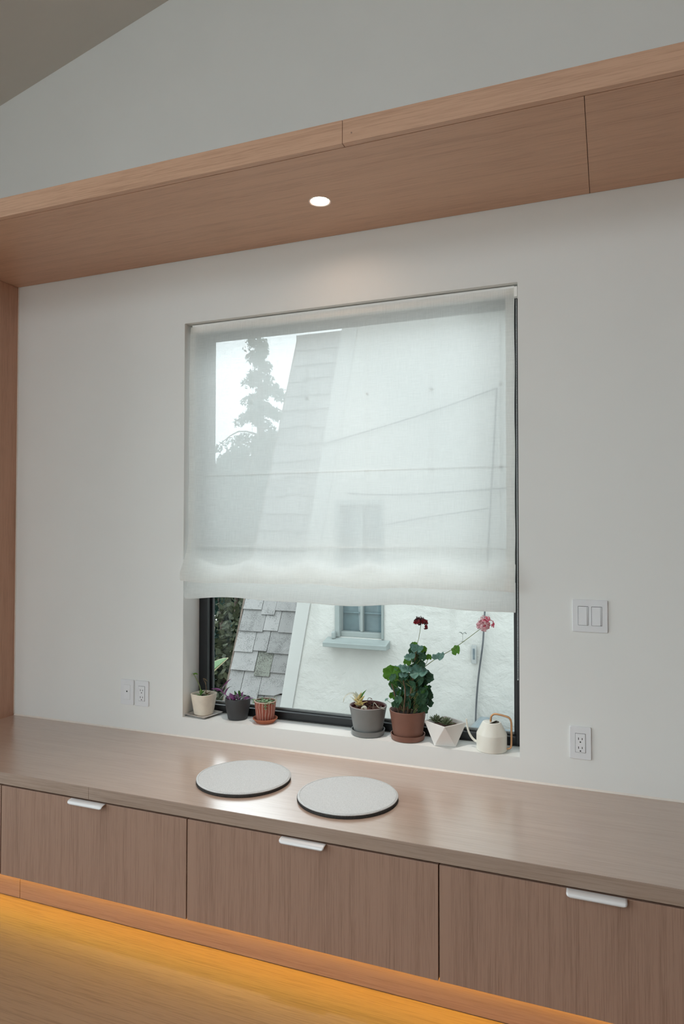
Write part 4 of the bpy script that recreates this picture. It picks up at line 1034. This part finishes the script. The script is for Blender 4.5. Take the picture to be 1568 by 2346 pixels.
# steep shingled roof, sloping back 67 degrees
TANR = 2.36; RYB = 3.0; RZB = -.6
def ry(z): return RYB+(z-RZB)/TANR
roof = MB()
zt = 3.735
roof.prism_x([(ry(-1.4)-NY+.03,nz_(-1.4)),(ry(zt)-NY+.03,nz_(zt)),(ry(zt)-NY+.9,nz_(zt)),(ry(zt)-NY+.9,nz_(-1.4))], nw(-3.49), nw(-2.15))
roof = roof.build('roof', M['underlay'], nh)
ang = math.atan(TANR)
def shingle(x0, x1, z0, z1, mat, seed, corner=False):
    """one shingle: x range, lower and upper height on the slope; butt end lifted"""
    rnd = random.Random(seed)
    cz = z0; L = (z1-z0)/math.sin(ang); th = .014+rnd.uniform(0, .005)
    w_ = (x1-x0)
    b = MB()
    lift0, lift1 = .026, .004
    pts0 = [(0,0),(w_,0),(w_,L),(0,L)] if not corner else [(0,0),(w_*.45,.004),(w_*.62,.03),(w_,.05),(w_,L),(0,L)]
    n_ = Vector((0, -math.sin(ang), math.cos(ang))); s_ = Vector((0, math.cos(ang), math.sin(ang)))
    org = Vector((nw(x0), ry(z0)-NY, nz_(z0)))
    def P(u, v, h): 
        q = org+Vector((u,0,0))+s_*v+n_*h; return tuple(q)
    lo = [P(u+rnd.uniform(-.001,.001), v, max(.0015, (lift0*(1-v/L)+lift1*v/L)-th*(1-v/L*.5))) for u, v in pts0]
    hi = [P(u, v, lift0*(1-v/L)+lift1*v/L) for u, v in pts0]
    n = len(pts0); b.v = lo+hi
    b.f = [list(reversed(range(n))), [n+k for k in range(n)]]+[[k, (k+1)%n, n+(k+1)%n, n+k] for k in range(n)]
    b.build('shingle', M[mat], roof)
g = .004
rows = [  # (x0, x1, lower edge z) per course from the photograph
    [(-3.462,-3.253,.619),(-3.249,-3.102,.576),(-3.098,-2.75,.619)],
    [(-3.462,-3.197,.413),(-3.192,-3.033,.429),(-3.028,-2.75,.419)],
    [(-3.468,-3.266,.221),(-3.260,-3.113,.240),(-3.107,-2.75,.227)],
    [(-3.465,-3.207,.055),(-3.201,-3.037,.019),(-3.031,-2.75,.058)],
    [(-3.470,-3.318,-.185),(-3.312,-3.119,-.182),(-3.113,-2.75,-.142)],
    [(-3.470,-3.262,-.38),(-3.256,-3.060,-.37),(-3.054,-2.75,-.385)],
    [(-3.470,-3.330,-.58),(-3.324,-3.130,-.57),(-3.124,-2.75,-.58)],
    [(-3.470,-3.250,-.78),(-3.244,-3.040,-.78),(-3.034,-2.75,-.78)]]
sd = 0
for i, row in enumerate(rows):
    for j, (x0, x1, z0) in enumerate(row):
        sd += 1
        shingle(x0, x1, z0, z0+.26, 'shingle_b' if (i, j) == (3, 1) else 'shingle', sd, corner=(i, j) == (4, 2))
rr = random.Random(17); zc = .81
while zc < zt-.05:
    x = -3.470+rr.uniform(-.01, .01); right = edge_x(zc)+.12
    while x < right:
        wd = rr.uniform(.13, .25); x1 = x+wd
        if right-x1 < .1: x1 = right+.05
        sd += 1; shingle(x, x1-g, zc+rr.uniform(-.02, .02), min(zc+.26, zt+.03), 'shingle', sd); x = x1
    zc += .195
MB().box(nw(-3.50), nw(-2.15), ry(zt)-NY-.02, ry(zt)-NY+.14, nz_(zt-.02), nz_(zt+.03)).build('ridge_cap', M['shingle'], roof, bevel=.01)
MB().prism_x([(ry(-1.4)-NY-.005,nz_(-1.4)),(ry(zt)-NY-.005,nz_(zt)),(ry(zt)-NY+.03,nz_(zt)),(ry(-1.4)-NY+.03,nz_(-1.4))], nw(-3.492), nw(-3.474)).build('verge_board', M['tree_bark'], roof)

# cables and fittings on the neighbour's wall
CY = NY-.022
def cable(pts, r, label, grp='cables on the neighbour wall'):
    p0 = Vector(pts[-1] if pts[-1][2] < pts[0][2] else pts[0])
    o = MB().tube([Vector(p)-p0 for p in pts], r, 6, 6).build('wall_cable', M['cable'], None, p0, smooth=True)
    return tag(o, label, 'cable', grp)
cable([(-.832,CY,2.575),(-.868,CY,1.95),(-.915,CY,1.132),(-.944,CY,.639),(-.955,CY,.498),(-.992,CY,.215),(-1.012,CY,-.102),(-1.015,CY,-.6)], .0075, 'dark cable hanging down the white stucco wall behind the pink flower')
cable([(-2.38,CY,2.182),(-1.9,CY,2.29),(-1.4,CY,2.41),(-.832,CY,2.575)], .006, 'thin cable rising diagonally across the stucco, seen through the upper shade')
cable([(-2.111,CY,1.748),(-1.7,CY,1.73),(-1.2,CY,1.745),(-.4,CY,1.79)], .006, 'nearly level cable just above the house window, seen through the shade')
cable([(-1.832,CY,1.466),(-1.4,CY,1.54),(-.906,CY,1.607)], .005, 'short cable right of the house window, seen through the shade')
ve = thing('wall_gauge', 'small grey plate with a dark slit on the stucco wall', 'wall plate', (-1.026, NY-.012, .429))
MB().prism_y(rrect(.021, .074, .004), -.004, .003).build('plate', M['zinc'], ve, bevel=.002)
MB().box(-.008, .008, -.0055, -.0038, -.042, .046).build('slit', M['bluegrey'], ve)
# wheeled bin against the neighbour's wall
bn = thing('wheeled_bin', 'blue-grey plastic bin standing against the stucco wall outside', 'bin', (-.545, 2.55, -1.4))
b = MB(); 
for z, hx, hy in ((.08,.22,.24),(1.20,.29,.30)):
    for sx, sy in ((-1,-1),(1,-1),(1,1),(-1,1)): b.v.append((sx*hx, sy*hy, z))
b.f = [[3,2,1,0],[4,5,6,7],[0,1,5,4],[1,2,6,5],[2,3,7,6],[3,0,4,7]]
b.build('body', M['bluegrey'], bn, bevel=.02)
MB().prism_x([(-.33,1.205),(.33,1.205),(.33,1.27),(.10,1.335),(-.28,1.27),(-.33,1.24)], -.31, .31).build('lid', M['bluegrey2'], bn, bevel=.015)
MB().prism_x([(-.335,1.14),(-.305,1.14),(-.305,1.20),(-.335,1.20)], -.30, .30).build('rim', M['bluegrey'], bn, bevel=.006)
for s_ in (-1, 1): MB().tube([(s_*.20-.03,.20,.10),(s_*.20+.03,.20,.10)], .10, 20).build('wheel', M['gasket'], bn)
bs = thing('storage_crate', 'grey-blue crate corner beside the bin outside', 'crate', (-.98, 2.66, -1.4))
MB().prism_y([(-.09,0),(.10,0),(.10,1.36),(.02,1.36),(-.05,1.28),(-.09,1.20)], -.2, .2).build('body', M['bluegrey2'], bs, bevel=.015)
# thin grass stems in front of the wall
for k, (x, z0, x1, z1) in enumerate(((-1.30,-1.4,-1.385,.02),(-1.24,-1.4,-1.29,.15),(-1.18,-1.4,-1.165,-.10))):
    o = MB().tube([(0,0,0),((x1-x)*.3,0,(z1-z0)*.5),(x1-x,0,z1-z0)], (.008,.003), 5, 5).build('dry_grass_stem', M['zinc'], None, (x, 2.4+.03*k, z0), smooth=True)
    tag(o, ['thick pale dry stem outside behind the faceted planter','tall thin dry stem outside between planter and watering can','short dry stem outside just left of the watering can'][k], 'grass stem', 'dry stems outside')

# foliage -----------------------------------------------------------
def leaf_cloud(b, c, rad, n, size, rnd, flat=.6):
    for _ in range(n):
        d = Vector((rnd.gauss(0,1), rnd.gauss(0,1), rnd.gauss(0,1))).normalized(); q = rnd.uniform(.55, 1.0)
        p = Vector((c[0]+d.x*rad[0]*q, c[1]+d.y*rad[1]*q, c[2]+d.z*rad[2]*q))
        a = Vector((rnd.gauss(0,1), rnd.gauss(0,1), rnd.gauss(0,1))).normalized(); e_ = a.orthogonal().normalized(); s_ = size*rnd.uniform(.6, 1.4)
        b.poly([p-a*s_, p+e_*s_*flat, p+a*s_, p-e_*s_*flat])
def shrub(x, y, h, r, label, mats, seed, z0=-1.4, n=3000, size=.05):
    rnd = random.Random(seed)
    e = thing('hedge_shrub', label, 'shrub', (x, y, z0), 0, 'shrubs behind the house')
    for k in range(4):
        a = k*1.6+seed; MB().tube([(.1*math.cos(a),.1*math.sin(a),0),(.25*math.cos(a),.2*math.sin(a),h*.45),(r*.5*math.cos(a),r*.4*math.sin(a),h*.85)], (.045,.012), 7, 5).build('stem', M['tree_bark'], e, smooth=True)
    for m_, fr_ in mats:
        b = MB(); cl = 22
        for k in range(cl):
            c = (rnd.uniform(-r,r)*.75, rnd.uniform(-r,r)*.6, h*(.12+.80*rnd.random()))
            leaf_cloud(b, c, (r*.45, r*.40, h*.15), int(n*fr_/cl), size, rnd)
        f = bpy.data.meshes.new('foliage'); f.from_pydata(b.v, [], b.f)
        o = put('foliage', f, M[m_], e); o['kind'] = 'stuff'
shrub(-5.35, 6.6, 3.9, .85, 'dark green shrub just left of the shingled roof', [('hedge_leaf',.7),('hedge_leaf2',.3)], 2, n=26000, size=.05)
shrub(-7.6, 7.3, 4.2, .95, 'dark green shrub at the far left edge of the window', [('hedge_leaf',.8),('hedge_leaf2',.2)], 5, n=22000, size=.055)
shrub(-3.85, 8.7, 4.0, .9, 'dark green shrub behind the shingled roof', [('hedge_leaf',.6),('hedge_leaf2',.4)], 8, n=9000, size=.055)
shrub(-6.2, 9.25, 4.4, .9, 'broad dark shrub at the back, below the conifer', [('hedge_leaf',.7),('hedge_leaf2',.3)], 11, n=24000, size=.07)

tr = thing('conifer_tree', 'tall conifer standing against the white sky', 'tree', (-8.65, 13.5, -1.4)); tr.scale = (1.05, 1.05, 1.05)
MB().tube([(0,0,0),(.05,0,4),(.02,0,7.7)], (.20,.03), 10, 4).build('trunk', M['tree_bark'], tr, smooth=True)
rnd = random.Random(3); b = MB(); bt = MB()
for k in range(64):
    z = 2.2+5.4*(k/63); L = 1.75*(1-(z-2.0)/5.9)**.8*rnd.uniform(.35, 1.25); z += rnd.uniform(-.25, .2); a = k*2.4+rnd.uniform(-.3,.3)
    d = Vector((math.cos(a), math.sin(a), 0)); p0 = Vector((.03,0,z)); droop = -.18-.25*(1-(z-2)/6)
    pts = [p0, p0+d*L*.5+Vector((0,0,.08)), p0+d*L+Vector((0,0,droop*L))]
    bt.tube(pts, (.03,.008), 5, 3)
    for q in range(int(6+16*L)):
        t_ = rnd.uniform(.18, 1); p = pts[0].lerp(pts[2], t_)+Vector((0,0,.1*math.sin(PI*t_)))
        leaf_cloud(b, p+Vector((0,0,-.05)), (.20*(1.1-t_*.4), .20*(1.1-t_*.4), .12), 12, .06, rnd, .30)
bt.build('branches', M['tree_bark'], tr, smooth=True)['kind'] = 'stuff'
f = bpy.data.meshes.new('foliage'); f.from_pydata(b.v, [], b.f); o = put('foliage', f, M['needle'], tr); o['kind'] = 'stuff'

ag = thing('agave_plant', 'variegated pointed agave leaf rising outside the left pane', 'plant', (-2.86, 1.50, -1.4))
MB().lathe([(.0001,0),(.12,0),(.14,.1),(.10,1.45),(.05,1.62),(.0001,1.66)], 16).build('stalk', M['tree_bark'], ag, smooth=True)
AG = leaf_blade('agave_leaf', 1, .16, -.02, .5, 12); AGE = leaf_blade('agave_margin', 1.01, .185, -.02, .42, 12)
for k, (tx_, ty_, tz_, L) in enumerate(((.409,.0,1.945,0),(-.30,.1,2.0,0),(.10,.32,2.1,0),(.15,-.28,1.95,0),(-.2,-.2,2.1,0))):
    p = Vector((0,0,1.60)); q = Vector((tx_, ty_, tz_)); d = q-p; L = d.length
    rot = (.55 if k == 0 else .2, -math.asin(d.z/L), math.atan2(d.y, d.x))
    o = put('leaf', with_mat(AG, M['agave']), None, ag, p, rot=rot, scale=(L, L*1.0, L)); solid(o, .012)
    o2 = put('leaf_margin', with_mat(AGE, M['agave_edge']), None, o, (0,0,-.004)); solid(o2, .006)
